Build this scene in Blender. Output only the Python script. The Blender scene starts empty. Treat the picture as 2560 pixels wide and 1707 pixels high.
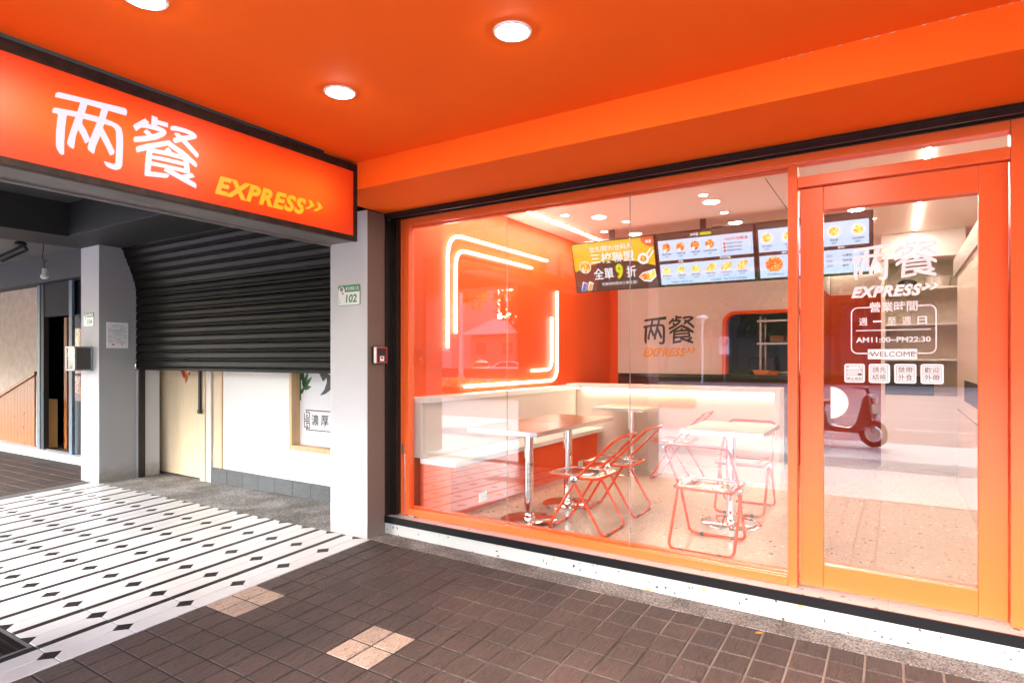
import bpy, math, random
from mathutils import Matrix, Vector, Euler
random.seed(7)
sc = bpy.context.scene
COL = sc.collection

# ------------------------------------------------------------------ camera
cam_d = bpy.data.cameras.new("camera")
cam = bpy.data.objects.new("camera", cam_d)
COL.objects.link(cam)
YAW = math.atan(955 / 1509.0)
cam.location = (0, -3.7, 1.32)
cam.rotation_euler = (math.pi / 2, 0, YAW)
cam_d.sensor_width = 36.0
cam_d.lens = 36.0 * 1509 / 2560
cam_d.shift_y = 42.5 / 2560
cam_d.clip_start = 0.02
cam_d.clip_end = 2000
sc.camera = cam

# ------------------------------------------------------------------ world, sun, exposure
SUN_EL, SUN_AZ = math.radians(30), math.radians(197)      # azimuth from +Y, clockwise seen from above
w = bpy.data.worlds.new("World")
sc.world = w
w.use_nodes = True
nt = w.node_tree
bgn = nt.nodes.get("Background") or nt.nodes.new("ShaderNodeBackground")
sky = nt.nodes.new("ShaderNodeTexSky")
sky.sky_type = 'NISHITA'
sky.sun_disc = False
sky.sun_elevation = SUN_EL
sky.sun_rotation = SUN_AZ
sky.air_density = 1.0
sky.dust_density = 1.5
sky.ozone_density = 1.0
nt.links.new(sky.outputs[0], bgn.inputs[0])
bgn.inputs[1].default_value = 0.15
sun_d = bpy.data.lights.new("sun", 'SUN')
sun_d.energy = 0.95
sun_d.angle = math.radians(36)
sun_d.color = (1.0, 0.975, 0.95)
sun = bpy.data.objects.new("sun", sun_d)
COL.objects.link(sun)
sdir = Vector((math.sin(SUN_AZ) * math.cos(SUN_EL), math.cos(SUN_AZ) * math.cos(SUN_EL), math.sin(SUN_EL)))
sun.rotation_euler = (-sdir).to_track_quat('-Z', 'Y').to_euler()
sc.view_settings.view_transform = 'Standard'
sc.view_settings.look = 'None'
sc.view_settings.gamma = 1.0
sc.view_settings.exposure = 3.82
sc.view_settings.use_curve_mapping = False
sc.render.engine = 'CYCLES'
sc.cycles.use_denoising = True
sc.cycles.max_bounces = 10
sc.cycles.diffuse_bounces = 5
sc.cycles.glossy_bounces = 4
sc.cycles.transmission_bounces = 6
sc.cycles.transparent_max_bounces = 24
sc.cycles.sample_clamp_indirect = 6.0
sc.cycles.caustics_reflective = False
sc.cycles.caustics_refractive = False

# ------------------------------------------------------------------ helpers
MW = {}
def srgb(r, g, b):
    f = lambda c: (c / 255 / 12.92) if c / 255 <= 0.04045 else ((c / 255 + 0.055) / 1.055) ** 2.4
    return (f(r), f(g), f(b))

class MB:
    def __init__(s):
        s.v, s.f, s.sm, s.mi = [], [], [], []
        s.cur = 0
    def add(s, vs, fs, smooth=False):
        o = len(s.v)
        s.v += [tuple(p) for p in vs]
        for f in fs:
            s.f.append([i + o for i in f]); s.sm.append(smooth); s.mi.append(s.cur)
        return s
    def box(s, x0, x1, y0, y1, z0, z1):
        vs = [(x0,y0,z0),(x1,y0,z0),(x1,y1,z0),(x0,y1,z0),(x0,y0,z1),(x1,y0,z1),(x1,y1,z1),(x0,y1,z1)]
        return s.add(vs, [(3,2,1,0),(4,5,6,7),(0,1,5,4),(1,2,6,5),(2,3,7,6),(3,0,4,7)])
    def quad(s, a, b, c, d):
        return s.add([a, b, c, d], [(0,1,2,3)])
    def extrude(s, poly, fr, t):
        """2-D polygon on frame fr (origin, x, y, n), thickness t along n"""
        o, ex, ey, en = fr
        n = len(poly)
        a = [o + ex*p[0] + ey*p[1] for p in poly]
        b = [p + en*t for p in a]
        area = sum(poly[i][0]*poly[(i+1)%n][1]-poly[(i+1)%n][0]*poly[i][1] for i in range(n))
        idx = list(range(n)) if area > 0 else list(range(n))[::-1]
        fs = [[i + n for i in idx], idx[::-1]]
        for k in range(n):
            i, j = idx[k], idx[(k+1) % n]
            fs.append([i, j, j+n, i+n])
        return s.add(a + b, fs)
    def tube(s, pts, r, n=8, caps=True, rad=None, closed=False):
        pts = [Vector(p) for p in pts]
        m = len(pts); vs = []; prev = None
        for i, p in enumerate(pts):
            if closed: d = (pts[(i+1) % m] - pts[i-1])
            else: d = (pts[min(i+1, m-1)] - pts[max(i-1, 0)])
            d.normalize()
            if prev is None:
                u = d.cross(Vector((0,0,1)))
                if u.length < 1e-3: u = d.cross(Vector((1,0,0)))
            else:
                u = prev - d * prev.dot(d)
            u.normalize(); prev = u
            w_ = d.cross(u)
            rr = rad[i] if rad else r
            for k in range(n):
                a = 2*math.pi*k/n
                vs.append(p + (u*math.cos(a) + w_*math.sin(a))*rr)
        fs = []
        for i in range(m if closed else m-1):
            for k in range(n):
                a = i*n+k; b = i*n+(k+1) % n; j = ((i+1) % m)*n
                fs.append((b, a, j+k, j+(k+1) % n))
        s.add(vs, fs, True)
        if caps and not closed:
            o = len(s.v)-len(vs)
            s.f.append([o+k for k in range(n)]); s.sm.append(False); s.mi.append(s.cur)
            s.f.append([o+(m-1)*n+k for k in range(n)][::-1]); s.sm.append(False); s.mi.append(s.cur)
        return s
    def lathe(s, prof, c=(0,0,0), n=32, smooth=True):
        """profile [(r,z)] round the z axis through c"""
        vs = []
        for r, z in prof:
            for k in range(n):
                a = 2*math.pi*k/n
                vs.append((c[0]+r*math.cos(a), c[1]+r*math.sin(a), c[2]+z))
        fs = []
        for i in range(len(prof)-1):
            for k in range(n):
                fs.append((i*n+k, i*n+(k+1) % n, (i+1)*n+(k+1) % n, (i+1)*n+k))
        s.add(vs, fs, smooth)
        o = len(s.v)-len(vs)
        for i, flip in ((0, True), (len(prof)-1, False)):
            if prof[i][0] > 1e-4:
                L = [o+i*n+k for k in range(n)]
                s.f.append(L[::-1] if flip else L); s.sm.append(False); s.mi.append(s.cur)
        return s
    def mesh(s, name):
        me = bpy.data.meshes.new(name)
        me.from_pydata(s.v, [], s.f)
        me.polygons.foreach_set("use_smooth", s.sm)
        me.polygons.foreach_set("material_index", s.mi)
        me.update()
        if any(s.sm): me.set_sharp_from_angle(angle=math.radians(42))
        return me

def setp(o, label=None, cat=None, group=None, kind=None):
    if label: o["label"] = label
    if cat: o["category"] = cat
    if group: o["group"] = group
    if kind: o["kind"] = kind
    return o

def thing(name, label, cat, loc=(0,0,0), rz=0.0, group=None, kind=None):
    o = bpy.data.objects.new(name, None)
    o.empty_display_size = 0.1
    COL.objects.link(o)
    o.location = loc; o.rotation_euler = (0,0,rz)
    MW[o.name] = Matrix.Translation(loc) @ Matrix.Rotation(rz, 4, 'Z')
    return setp(o, label, cat, group, kind)

def obj(name, mb, mat, parent=None, bevel=0, local=False, seg=2):
    """mb is MB or mesh. Coordinates are world unless local=True (then relative to the parent)."""
    me = mb.mesh(name) if isinstance(mb, MB) else mb
    mats = mat if isinstance(mat, (list, tuple)) else [mat]
    if not me.materials:
        for m in mats: me.materials.append(m)
    o = bpy.data.objects.new(name, me)
    COL.objects.link(o)
    if parent is not None:
        o.parent = parent
        pm = MW[parent.name]
        if local:
            MW[o.name] = pm.copy()
        else:
            o.matrix_local = pm.inverted()
            MW[o.name] = Matrix.Identity(4)
    else:
        MW[o.name] = Matrix.Identity(4)
    if bevel:
        b = o.modifiers.new("bevel", 'BEVEL')
        b.width = bevel; b.segments = seg; b.limit_method = 'ANGLE'; b.angle_limit = math.radians(50)
        b.harden_normals = False
    return o

def copy_tree(o, parent=None):
    c = o.copy(); COL.objects.link(c)
    c.parent = parent
    for ch in list(o.children):
        copy_tree(ch, c)
    return c

def frame(o, ex, ey):
    ex = Vector(ex).normalized(); ey = Vector(ey).normalized()
    return (Vector(o), ex, ey, ex.cross(ey))

def text_mesh(body, size=1.0, bold=0.0, shear=0.0, spacing=1.0, res=3):
    cu = bpy.data.curves.new("lettering", 'FONT')
    cu.body = body; cu.size = 1.0; cu.offset = bold; cu.shear = shear
    cu.space_character = spacing; cu.resolution_u = res
    o = bpy.data.objects.new("lettering", cu)
    COL.objects.link(o)
    dg = bpy.context.evaluated_depsgraph_get()
    me0 = bpy.data.meshes.new_from_object(o.evaluated_get(dg))
    vs = [v.co.copy() for v in me0.vertices]
    fs = [list(p.vertices) for p in me0.polygons]
    bpy.data.objects.remove(o); bpy.data.curves.remove(cu); bpy.data.meshes.remove(me0)
    return vs, fs

def text(name, body, fr, box, mat, parent=None, bold=0.0, shear=0.0, spacing=1.0, fit='both', depth=0.0012, halign='C', mb=None):
    """writes body into box=(x0,x1,y0,y1) of frame fr; flat sheet lifted by depth along the normal"""
    vs, fs = text_mesh(body, 1, bold, shear, spacing)
    if not vs: return None
    mx0 = min(v.x for v in vs); mx1 = max(v.x for v in vs)
    my0 = min(v.y for v in vs); my1 = max(v.y for v in vs)
    x0, x1, y0, y1 = box
    sx = (x1-x0)/(mx1-mx0); sy = (y1-y0)/(my1-my0)
    if fit == 'keep': sx = sy = min(sx, sy)
    wd = (mx1-mx0)*sx; ht = (my1-my0)*sy
    ox = x0 if halign == 'L' else (x0+x1-wd)/2
    oy = (y0+y1-ht)/2
    o, ex, ey, en = fr
    pts = [o + ex*(ox+(v.x-mx0)*sx) + ey*(oy+(v.y-my0)*sy) + en*depth for v in vs]
    if mb is not None:
        mb.add(pts, fs); return None
    m = MB(); m.add(pts, fs)
    return obj(name, m, mat, parent)

def flat(mb, poly, fr, d=0.0):
    o, ex, ey, en = fr
    n = len(poly)
    area = sum(poly[i][0]*poly[(i+1)%n][1]-poly[(i+1)%n][0]*poly[i][1] for i in range(n))
    P = poly if area > 0 else poly[::-1]
    mb.add([o + ex*p[0] + ey*p[1] + en*d for p in P], [list(range(n))])
def rect(x0, x1, y0, y1): return [(x0,y0),(x1,y0),(x1,y1),(x0,y1)]
def rrect(x0, x1, y0, y1, r, n=6):
    out = []
    for cx, cy, a0 in ((x1-r,y0+r,-90),(x1-r,y1-r,0),(x0+r,y1-r,90),(x0+r,y0+r,180)):
        for k in range(n+1):
            a = math.radians(a0+90*k/n); out.append((cx+r*math.cos(a), cy+r*math.sin(a)))
    return out
def ell(cx, cy, rx, ry, n=24): return [(cx+rx*math.cos(2*math.pi*k/n), cy+ry*math.sin(2*math.pi*k/n)) for k in range(n)]
def ring(mb, outer, inner, fr, d=0.0):
    """closed band between two polygons with the same number of points"""
    o, ex, ey, en = fr
    n = len(outer)
    vs = [o+ex*p[0]+ey*p[1]+en*d for p in outer] + [o+ex*p[0]+ey*p[1]+en*d for p in inner]
    mb.add(vs, [(i, (i+1) % n, n+(i+1) % n, n+i) for i in range(n)])

# ------------------------------------------------------------------ materials
def new_mat(name):
    m = bpy.data.materials.new(name); m.use_nodes = True
    nt = m.node_tree
    return m, nt, nt.nodes.get("Principled BSDF"), nt.nodes.get("Material Output")

def pbr(name, col, rough=0.5, metal=0.0, spec=0.5, var=0.0, vscale=6.0, bump=0.0, bscale=60.0, vcol=None, coat=0.0, stretch=None, vdetail=4.0, dirt=None):
    m, nt, b, out = new_mat(name)
    b.inputs["Base Color"].default_value = (*col, 1)
    b.inputs["Roughness"].default_value = rough
    b.inputs["Metallic"].default_value = metal
    b.inputs["Specular IOR Level"].default_value = spec
    if coat: b.inputs["Coat Weight"].default_value = coat; b.inputs["Coat Roughness"].default_value = 0.08
    N, L = nt.nodes, nt.links
    if var or bump:
        geo = N.new("ShaderNodeNewGeometry")
        mp = N.new("ShaderNodeMapping")
        L.new(geo.outputs["Position"], mp.inputs[0])
        if stretch: mp.inputs["Scale"].default_value = stretch
    if var:
        t = N.new("ShaderNodeTexNoise"); t.inputs["Scale"].default_value = vscale; t.inputs["Detail"].default_value = vdetail
        t.inputs["Roughness"].default_value = 0.6
        L.new(mp.outputs[0], t.inputs["Vector"])
        r = N.new("ShaderNodeValToRGB")
        c2 = vcol if vcol else tuple(c*(1-var) for c in col)
        r.color_ramp.elements[0].position = 0.32; r.color_ramp.elements[0].color = (*c2, 1)
        r.color_ramp.elements[1].position = 0.68; r.color_ramp.elements[1].color = (*col, 1)
        L.new(t.outputs[0], r.inputs[0]); L.new(r.outputs[0], b.inputs["Base Color"])
    if bump:
        t2 = N.new("ShaderNodeTexNoise"); t2.inputs["Scale"].default_value = bscale; t2.inputs["Detail"].default_value = 5
        L.new(mp.outputs[0], t2.inputs["Vector"])
        bp = N.new("ShaderNodeBump"); bp.inputs["Strength"].default_value = bump; bp.inputs["Distance"].default_value = 0.004
        L.new(t2.outputs[0], bp.inputs["Height"]); L.new(bp.outputs[0], b.inputs["Normal"])
    return m

def emit(name, col, strength):
    m, nt, b, out = new_mat(name)
    b.inputs["Base Color"].default_value = (0.02,0.02,0.02,1)
    b.inputs["Roughness"].default_value = 0.35
    b.inputs["Emission Color"].default_value = (*col, 1)
    b.inputs["Emission Strength"].default_value = strength
    return m

def clear(name, tint=(1,1,1), rough=0.0, boost=1.0, haze=0.0, f0=0.04):
    """thin clear sheet: what is behind shows straight through, the surface mirrors by Schlick's law"""
    m, nt, b, out = new_mat(name)
    N, L = nt.nodes, nt.links
    N.remove(b)
    tr = N.new("ShaderNodeBsdfTransparent"); tr.inputs[0].default_value = (*tint, 1)
    gl = N.new("ShaderNodeBsdfGlossy"); gl.inputs["Roughness"].default_value = rough
    lw = N.new("ShaderNodeLayerWeight"); lw.inputs[0].default_value = 0.5
    p5 = N.new("ShaderNodeMath"); p5.operation = 'POWER'; p5.inputs[1].default_value = 5.0
    L.new(lw.outputs["Facing"], p5.inputs[0])
    ma = N.new("ShaderNodeMath"); ma.operation = 'MULTIPLY_ADD'; ma.inputs[1].default_value = (1-f0)*boost; ma.inputs[2].default_value = f0*boost
    L.new(p5.outputs[0], ma.inputs[0])
    mx = N.new("ShaderNodeMixShader")
    L.new(ma.outputs[0], mx.inputs[0])
    first = tr
    if haze:
        df = N.new("ShaderNodeBsdfDiffuse"); df.inputs[0].default_value = (0.9,0.88,0.85,1)
        m2 = N.new("ShaderNodeMixShader"); m2.inputs[0].default_value = haze
        L.new(tr.outputs[0], m2.inputs[1]); L.new(df.outputs[0], m2.inputs[2]); first = m2
    L.new(first.outputs[0], mx.inputs[1]); L.new(gl.outputs[0], mx.inputs[2])
    L.new(mx.outputs[0], out.inputs[0])
    return m

def terrazzo(name, base, chips, scale=22.0, rough=0.35, size=0.16):
    """cement ground with scattered stone chips (two sizes)"""
    m, nt, b, out = new_mat(name)
    N, L = nt.nodes, nt.links
    geo = N.new("ShaderNodeNewGeometry")
    prev = None
    rgb = N.new("ShaderNodeRGB"); rgb.outputs[0].default_value = (*base, 1); prev = rgb.outputs[0]
    nz = N.new("ShaderNodeTexNoise"); nz.inputs["Scale"].default_value = 30; nz.inputs["Detail"].default_value = 2
    L.new(geo.outputs["Position"], nz.inputs["Vector"])
    ad = N.new("ShaderNodeMixRGB"); ad.blend_type = 'ADD'; ad.inputs[0].default_value = 0.045
    L.new(geo.outputs["Position"], ad.inputs[1]); L.new(nz.outputs["Color"], ad.inputs[2])
    for k, (s, th, keep) in enumerate(((scale, size, 0.62), (scale*2.1, size*1.15, 0.7))):
        v = N.new("ShaderNodeTexVoronoi"); v.inputs["Scale"].default_value = s; v.inputs["Randomness"].default_value = 1.0
        L.new(ad.outputs[0], v.inputs["Vector"])
        lt = N.new("ShaderNodeMath"); lt.operation = 'LESS_THAN'; lt.inputs[1].default_value = th
        L.new(v.outputs["Distance"], lt.inputs[0])
        sep = N.new("ShaderNodeSeparateColor"); L.new(v.outputs["Color"], sep.inputs[0])
        g2 = N.new("ShaderNodeMath"); g2.operation = 'LESS_THAN'; g2.inputs[1].default_value = keep
        L.new(sep.outputs[0], g2.inputs[0])
        mu = N.new("ShaderNodeMath"); mu.operation = 'MULTIPLY'
        L.new(lt.outputs[0], mu.inputs[0]); L.new(g2.outputs[0], mu.inputs[1])
        rp = N.new("ShaderNodeValToRGB"); rp.color_ramp.interpolation = 'CONSTANT'
        els = rp.color_ramp.elements
        els[0].color = (*chips[0], 1)
        for q, c in enumerate(chips[1:]):
            e = els.new((q+1)/len(chips)) if q+1 < len(chips) else els[-1]
            e.color = (*c, 1)
        L.new(sep.outputs[1], rp.inputs[0])
        mx = N.new("ShaderNodeMixRGB")
        L.new(mu.outputs[0], mx.inputs[0]); L.new(prev, mx.inputs[1]); L.new(rp.outputs[0], mx.inputs[2])
        prev = mx.outputs[0]
    L.new(prev, b.inputs["Base Color"])
    b.inputs["Roughness"].default_value = rough
    return m

def aggregate(name, dark, light, scale=140.0):
    m, nt, b, out = new_mat(name)
    N, L = nt.nodes, nt.links
    geo = N.new("ShaderNodeNewGeometry")
    v = N.new("ShaderNodeTexVoronoi"); v.inputs["Scale"].default_value = scale
    L.new(geo.outputs["Position"], v.inputs["Vector"])
    sep = N.new("ShaderNodeSeparateColor"); L.new(v.outputs["Color"], sep.inputs[0])
    r = N.new("ShaderNodeValToRGB")
    r.color_ramp.elements[0].color = (*dark, 1); r.color_ramp.elements[1].color = (*light, 1)
    L.new(sep.outputs[0], r.inputs[0])
    n = N.new("ShaderNodeTexNoise"); n.inputs["Scale"].default_value = 3.0; n.inputs["Detail"].default_value = 6
    L.new(geo.outputs["Position"], n.inputs["Vector"])
    r2 = N.new("ShaderNodeValToRGB")
    r2.color_ramp.elements[0].position = 0.38; r2.color_ramp.elements[0].color = (0.42,0.38,0.33,1)
    r2.color_ramp.elements[1].position = 0.62; r2.color_ramp.elements[1].color = (1,1,1,1)
    L.new(n.outputs[0], r2.inputs[0])
    mx = N.new("ShaderNodeMixRGB"); mx.blend_type = 'MULTIPLY'; mx.inputs[0].default_value = 0.85
    L.new(r.outputs[0], mx.inputs[1]); L.new(r2.outputs[0], mx.inputs[2])
    L.new(mx.outputs[0], b.inputs["Base Color"])
    b.inputs["Roughness"].default_value = 0.85
    bp = N.new("ShaderNodeBump"); bp.inputs["Strength"].default_value = 0.8; bp.inputs["Distance"].default_value = 0.004; bp.invert = True
    L.new(v.outputs["Distance"], bp.inputs["Height"]); L.new(bp.outputs[0], b.inputs["Normal"])
    return m

def riven(name, col, dark, rough=0.62):
    """moulded slate-faced paver: long cleft ridges along Y, a different stretch of them on every piece"""
    m, nt, b, out = new_mat(name)
    N, L = nt.nodes, nt.links
    tc = N.new("ShaderNodeTexCoord")
    oi = N.new("ShaderNodeObjectInfo")
    of = N.new("ShaderNodeMath"); of.operation = 'MULTIPLY'; of.inputs[1].default_value = 40.0
    L.new(oi.outputs["Random"], of.inputs[0])
    cb = N.new("ShaderNodeCombineXYZ"); L.new(of.outputs[0], cb.inputs[0]); L.new(of.outputs[0], cb.inputs[2])
    va = N.new("ShaderNodeVectorMath"); va.operation = 'ADD'
    L.new(tc.outputs["Object"], va.inputs[0]); L.new(cb.outputs[0], va.inputs[1])
    mp = N.new("ShaderNodeMapping"); mp.inputs["Scale"].default_value = (1.0, 0.22, 1.0); mp.inputs["Rotation"].default_value = (0,0,0.12)
    L.new(va.outputs[0], mp.inputs[0])
    n1 = N.new("ShaderNodeTexNoise"); n1.inputs["Scale"].default_value = 34; n1.inputs["Detail"].default_value = 5; n1.inputs["Roughness"].default_value = 0.55; n1.inputs["Distortion"].default_value = 0.5
    L.new(mp.outputs[0], n1.inputs["Vector"])
    st = N.new("ShaderNodeValToRGB")        # terraces: steep steps between flats
    e = st.color_ramp.elements
    e[0].position = 0.30; e[0].color = (0,0,0,1); e[1].position = 0.74; e[1].color = (1,1,1,1)
    for p, c in ((0.42,0.22),(0.435,0.45),(0.52,0.5),(0.532,0.72),(0.62,0.76),(0.63,0.95)):
        k = e.new(p); k.color = (c,c,c,1)
    L.new(n1.outputs[0], st.inputs[0])
    n2 = N.new("ShaderNodeTexNoise"); n2.inputs["Scale"].default_value = 260; n2.inputs["Detail"].default_value = 3
    L.new(va.outputs[0], n2.inputs["Vector"])
    mm = N.new("ShaderNodeMath"); mm.operation = 'MULTIPLY_ADD'; mm.inputs[1].default_value = 0.25
    L.new(n2.outputs[0], mm.inputs[0]); L.new(st.outputs[0], mm.inputs[2])
    bp = N.new("ShaderNodeBump"); bp.inputs["Strength"].default_value = 1.0; bp.inputs["Distance"].default_value = 0.011
    L.new(mm.outputs[0], bp.inputs["Height"]); L.new(bp.outputs[0], b.inputs["Normal"])
    geo = N.new("ShaderNodeNewGeometry")
    n3 = N.new("ShaderNodeTexNoise"); n3.inputs["Scale"].default_value = 2.2; n3.inputs["Detail"].default_value = 6
    L.new(geo.outputs["Position"], n3.inputs["Vector"])
    r3 = N.new("ShaderNodeValToRGB")
    r3.color_ramp.elements[0].position = 0.35; r3.color_ramp.elements[0].color = (*dark, 1)
    r3.color_ramp.elements[1].position = 0.65; r3.color_ramp.elements[1].color = (*col, 1)
    L.new(n3.outputs[0], r3.inputs[0])
    hv = N.new("ShaderNodeHueSaturation")
    rv = N.new("ShaderNodeMapRange"); rv.inputs["To Min"].default_value = 0.86; rv.inputs["To Max"].default_value = 1.14
    L.new(oi.outputs["Random"], rv.inputs[0]); L.new(rv.outputs[0], hv.inputs["Value"]); L.new(r3.outputs[0], hv.inputs["Color"])
    ck = N.new("ShaderNodeValToRGB")  # cleft dirt, deepened to paint in the relief's shade
    ce = ck.color_ramp.elements
    ce[0].position = 0.405; ce[0].color = (1,1,1,1); ce[1].position = 0.64; ce[1].color = (1,1,1,1)
    for p, c in ((0.426,0.12),(0.448,1.0),(0.508,1.0),(0.526,0.2),(0.545,1.0),(0.610,1.0),(0.626,0.3)):
        k = ce.new(p); k.color = (c,c,c,1)
    L.new(n1.outputs[0], ck.inputs[0])
    cm = N.new("ShaderNodeMixRGB"); cm.blend_type = 'MULTIPLY'; cm.inputs[0].default_value = 0.95
    L.new(hv.outputs[0], cm.inputs[1]); L.new(ck.outputs[0], cm.inputs[2])
    L.new(cm.outputs[0], b.inputs["Base Color"])
    b.inputs["Roughness"].default_value = rough
    return m

def woodgrain(name, a, c, scale=5.0, axis='Z', rough=0.45, knots=False):
    m, nt, b, out = new_mat(name)
    N, L = nt.nodes, nt.links
    geo = N.new("ShaderNodeNewGeometry"); mp = N.new("ShaderNodeMapping")
    s = [14.0, 14.0, 14.0]; s['XYZ'.index(axis)] = 0.5
    mp.inputs["Scale"].default_value = s
    L.new(geo.outputs["Position"], mp.inputs[0])
    n = N.new("ShaderNodeTexNoise"); n.inputs["Scale"].default_value = scale; n.inputs["Detail"].default_value = 6; n.inputs["Distortion"].default_value = 0.6
    L.new(mp.outputs[0], n.inputs["Vector"])
    r = N.new("ShaderNodeValToRGB"); r.color_ramp.elements[0].position = 0.3; r.color_ramp.elements[0].color = (*a,1)
    r.color_ramp.elements[1].position = 0.7; r.color_ramp.elements[1].color = (*c,1)
    L.new(n.outputs[0], r.inputs[0])
    res = r.outputs[0]
    if knots:
        v = N.new("ShaderNodeTexVoronoi"); v.inputs["Scale"].default_value = 6.0
        L.new(geo.outputs["Position"], v.inputs["Vector"])
        k = N.new("ShaderNodeValToRGB"); k.color_ramp.elements[0].position = 0.10; k.color_ramp.elements[0].color = (0.10,0.02,0.005,1)
        k.color_ramp.elements[1].position = 0.17; k.color_ramp.elements[1].color = (1,1,1,1)
        L.new(v.outputs["Distance"], k.inputs[0])
        mx = N.new("ShaderNodeMixRGB"); mx.blend_type = 'MULTIPLY'; mx.inputs[0].default_value = 1
        L.new(res, mx.inputs[1]); L.new(k.outputs[0], mx.inputs[2]); res = mx.outputs[0]
    L.new(res, b.inputs["Base Color"])
    b.inputs["Roughness"].default_value = rough
    return m

ORANGE = (0.74, 0.080, 0.008)
M = {}
M['orange'] = pbr('orange_paint', ORANGE, 0.5, spec=0.25, bump=0.05, bscale=180)
M['orange_frame'] = pbr('orange_powder_coat', (0.86, 0.125, 0.024), 0.30, spec=0.6, bump=0.03, bscale=300)
M['orange_ceiling'] = pbr('orange_ceiling_paint', (0.93, 0.135, 0.010), 0.75, spec=0.12, bump=0.10, bscale=14, var=0.05, vscale=1.5)
M['orange_tube'] = pbr('orange_lacquered_tube', (0.70, 0.060, 0.007), 0.25, spec=0.5, coat=0.25)
M['black_metal'] = pbr('black_metal', (0.006,0.005,0.005), 0.35, spec=0.4, var=0.5, vscale=9, vcol=(0.014,0.009,0.008))
M['black_strip'] = pbr('black_strip', (0.0045,0.004,0.005), 0.5, spec=0.2, bump=0.1, bscale=80)
M['black'] = pbr('black_plastic', (0.012,0.012,0.013), 0.4)
M['ink'] = pbr('black_ink', (0.015,0.013,0.015), 0.5)
M['rubber'] = pbr('black_rubber', (0.02,0.02,0.025), 0.6)
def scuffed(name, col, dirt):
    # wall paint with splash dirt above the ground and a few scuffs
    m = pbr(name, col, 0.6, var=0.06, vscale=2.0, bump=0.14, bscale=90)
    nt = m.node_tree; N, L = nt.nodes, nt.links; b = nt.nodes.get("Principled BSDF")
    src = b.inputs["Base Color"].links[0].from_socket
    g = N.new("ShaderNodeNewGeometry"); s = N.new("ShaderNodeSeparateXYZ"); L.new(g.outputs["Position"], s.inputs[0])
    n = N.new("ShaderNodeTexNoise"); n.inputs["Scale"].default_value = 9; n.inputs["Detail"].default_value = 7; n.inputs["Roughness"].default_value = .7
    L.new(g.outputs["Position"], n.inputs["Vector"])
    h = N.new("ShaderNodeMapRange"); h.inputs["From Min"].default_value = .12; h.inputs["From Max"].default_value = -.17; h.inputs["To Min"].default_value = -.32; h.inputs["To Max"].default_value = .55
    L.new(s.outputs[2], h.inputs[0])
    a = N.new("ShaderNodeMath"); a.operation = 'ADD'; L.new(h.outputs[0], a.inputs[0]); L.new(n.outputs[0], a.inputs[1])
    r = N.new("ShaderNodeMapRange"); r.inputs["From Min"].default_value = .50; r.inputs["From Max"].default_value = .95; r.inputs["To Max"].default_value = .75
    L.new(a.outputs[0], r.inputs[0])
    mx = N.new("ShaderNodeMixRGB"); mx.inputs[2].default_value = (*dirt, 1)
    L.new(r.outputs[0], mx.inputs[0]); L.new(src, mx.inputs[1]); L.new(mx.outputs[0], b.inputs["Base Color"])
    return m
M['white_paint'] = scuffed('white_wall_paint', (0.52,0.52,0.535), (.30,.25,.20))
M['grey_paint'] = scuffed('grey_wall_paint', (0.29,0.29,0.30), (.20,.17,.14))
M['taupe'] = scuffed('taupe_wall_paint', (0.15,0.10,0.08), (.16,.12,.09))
M['white_lam'] = pbr('white_laminate', (0.66,0.59,0.53), 0.3, spec=0.45)
M['white_top'] = pbr('white_solid_surface', (0.74,0.72,0.70), 0.3, spec=0.5)
M['ceil_white'] = pbr('interior_ceiling_paint', (0.88,0.82,0.77), 0.65)
M['logo_wall'] = pbr('pale_wall_paint', (0.66,0.56,0.50), 0.55)
M['white_plastic'] = pbr('white_plastic', (0.75,0.75,0.74), 0.35)
M['vinyl'] = pbr('white_vinyl', (0.88,0.84,0.87), 0.6)
M['vinyl_black'] = pbr('black_vinyl', (0.018,0.014,0.014), 0.5)
M['vinyl_yellow'] = pbr('yellow_vinyl', (0.75,0.32,0.01), 0.5)
M['chrome'] = pbr('chrome', (0.86,0.85,0.84), 0.07, metal=1.0)
M['steel'] = pbr('brushed_steel', (0.62,0.62,0.61), 0.24, metal=1.0)
M['galv'] = pbr('galvanised_steel', (0.36,0.35,0.35), 0.42, metal=0.85, var=0.25, vscale=12)
M['alu'] = pbr('aluminium_edge', (0.78,0.78,0.79), 0.22, metal=0.9)
M['laminate'] = pbr('table_laminate', (0.30,0.165,0.085), 0.30, spec=0.25, var=0.05, vscale=3)
M['acrylic'] = clear('clear_acrylic', (0.95,0.92,0.89), 0.02, 1.1, haze=0.012)
M['acrylic_rim'] = clear('acrylic_edge', (0.95,0.9,0.86), 0.1, 2.0, haze=0.35)
M['glass'] = clear('window_glass', (0.985,0.995,0.99), 0.0, 1.0, f0=.08)
M['seam'] = clear('glass_edge', (0.75,0.6,0.5), 0.1, 2.0, haze=0.3)
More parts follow.
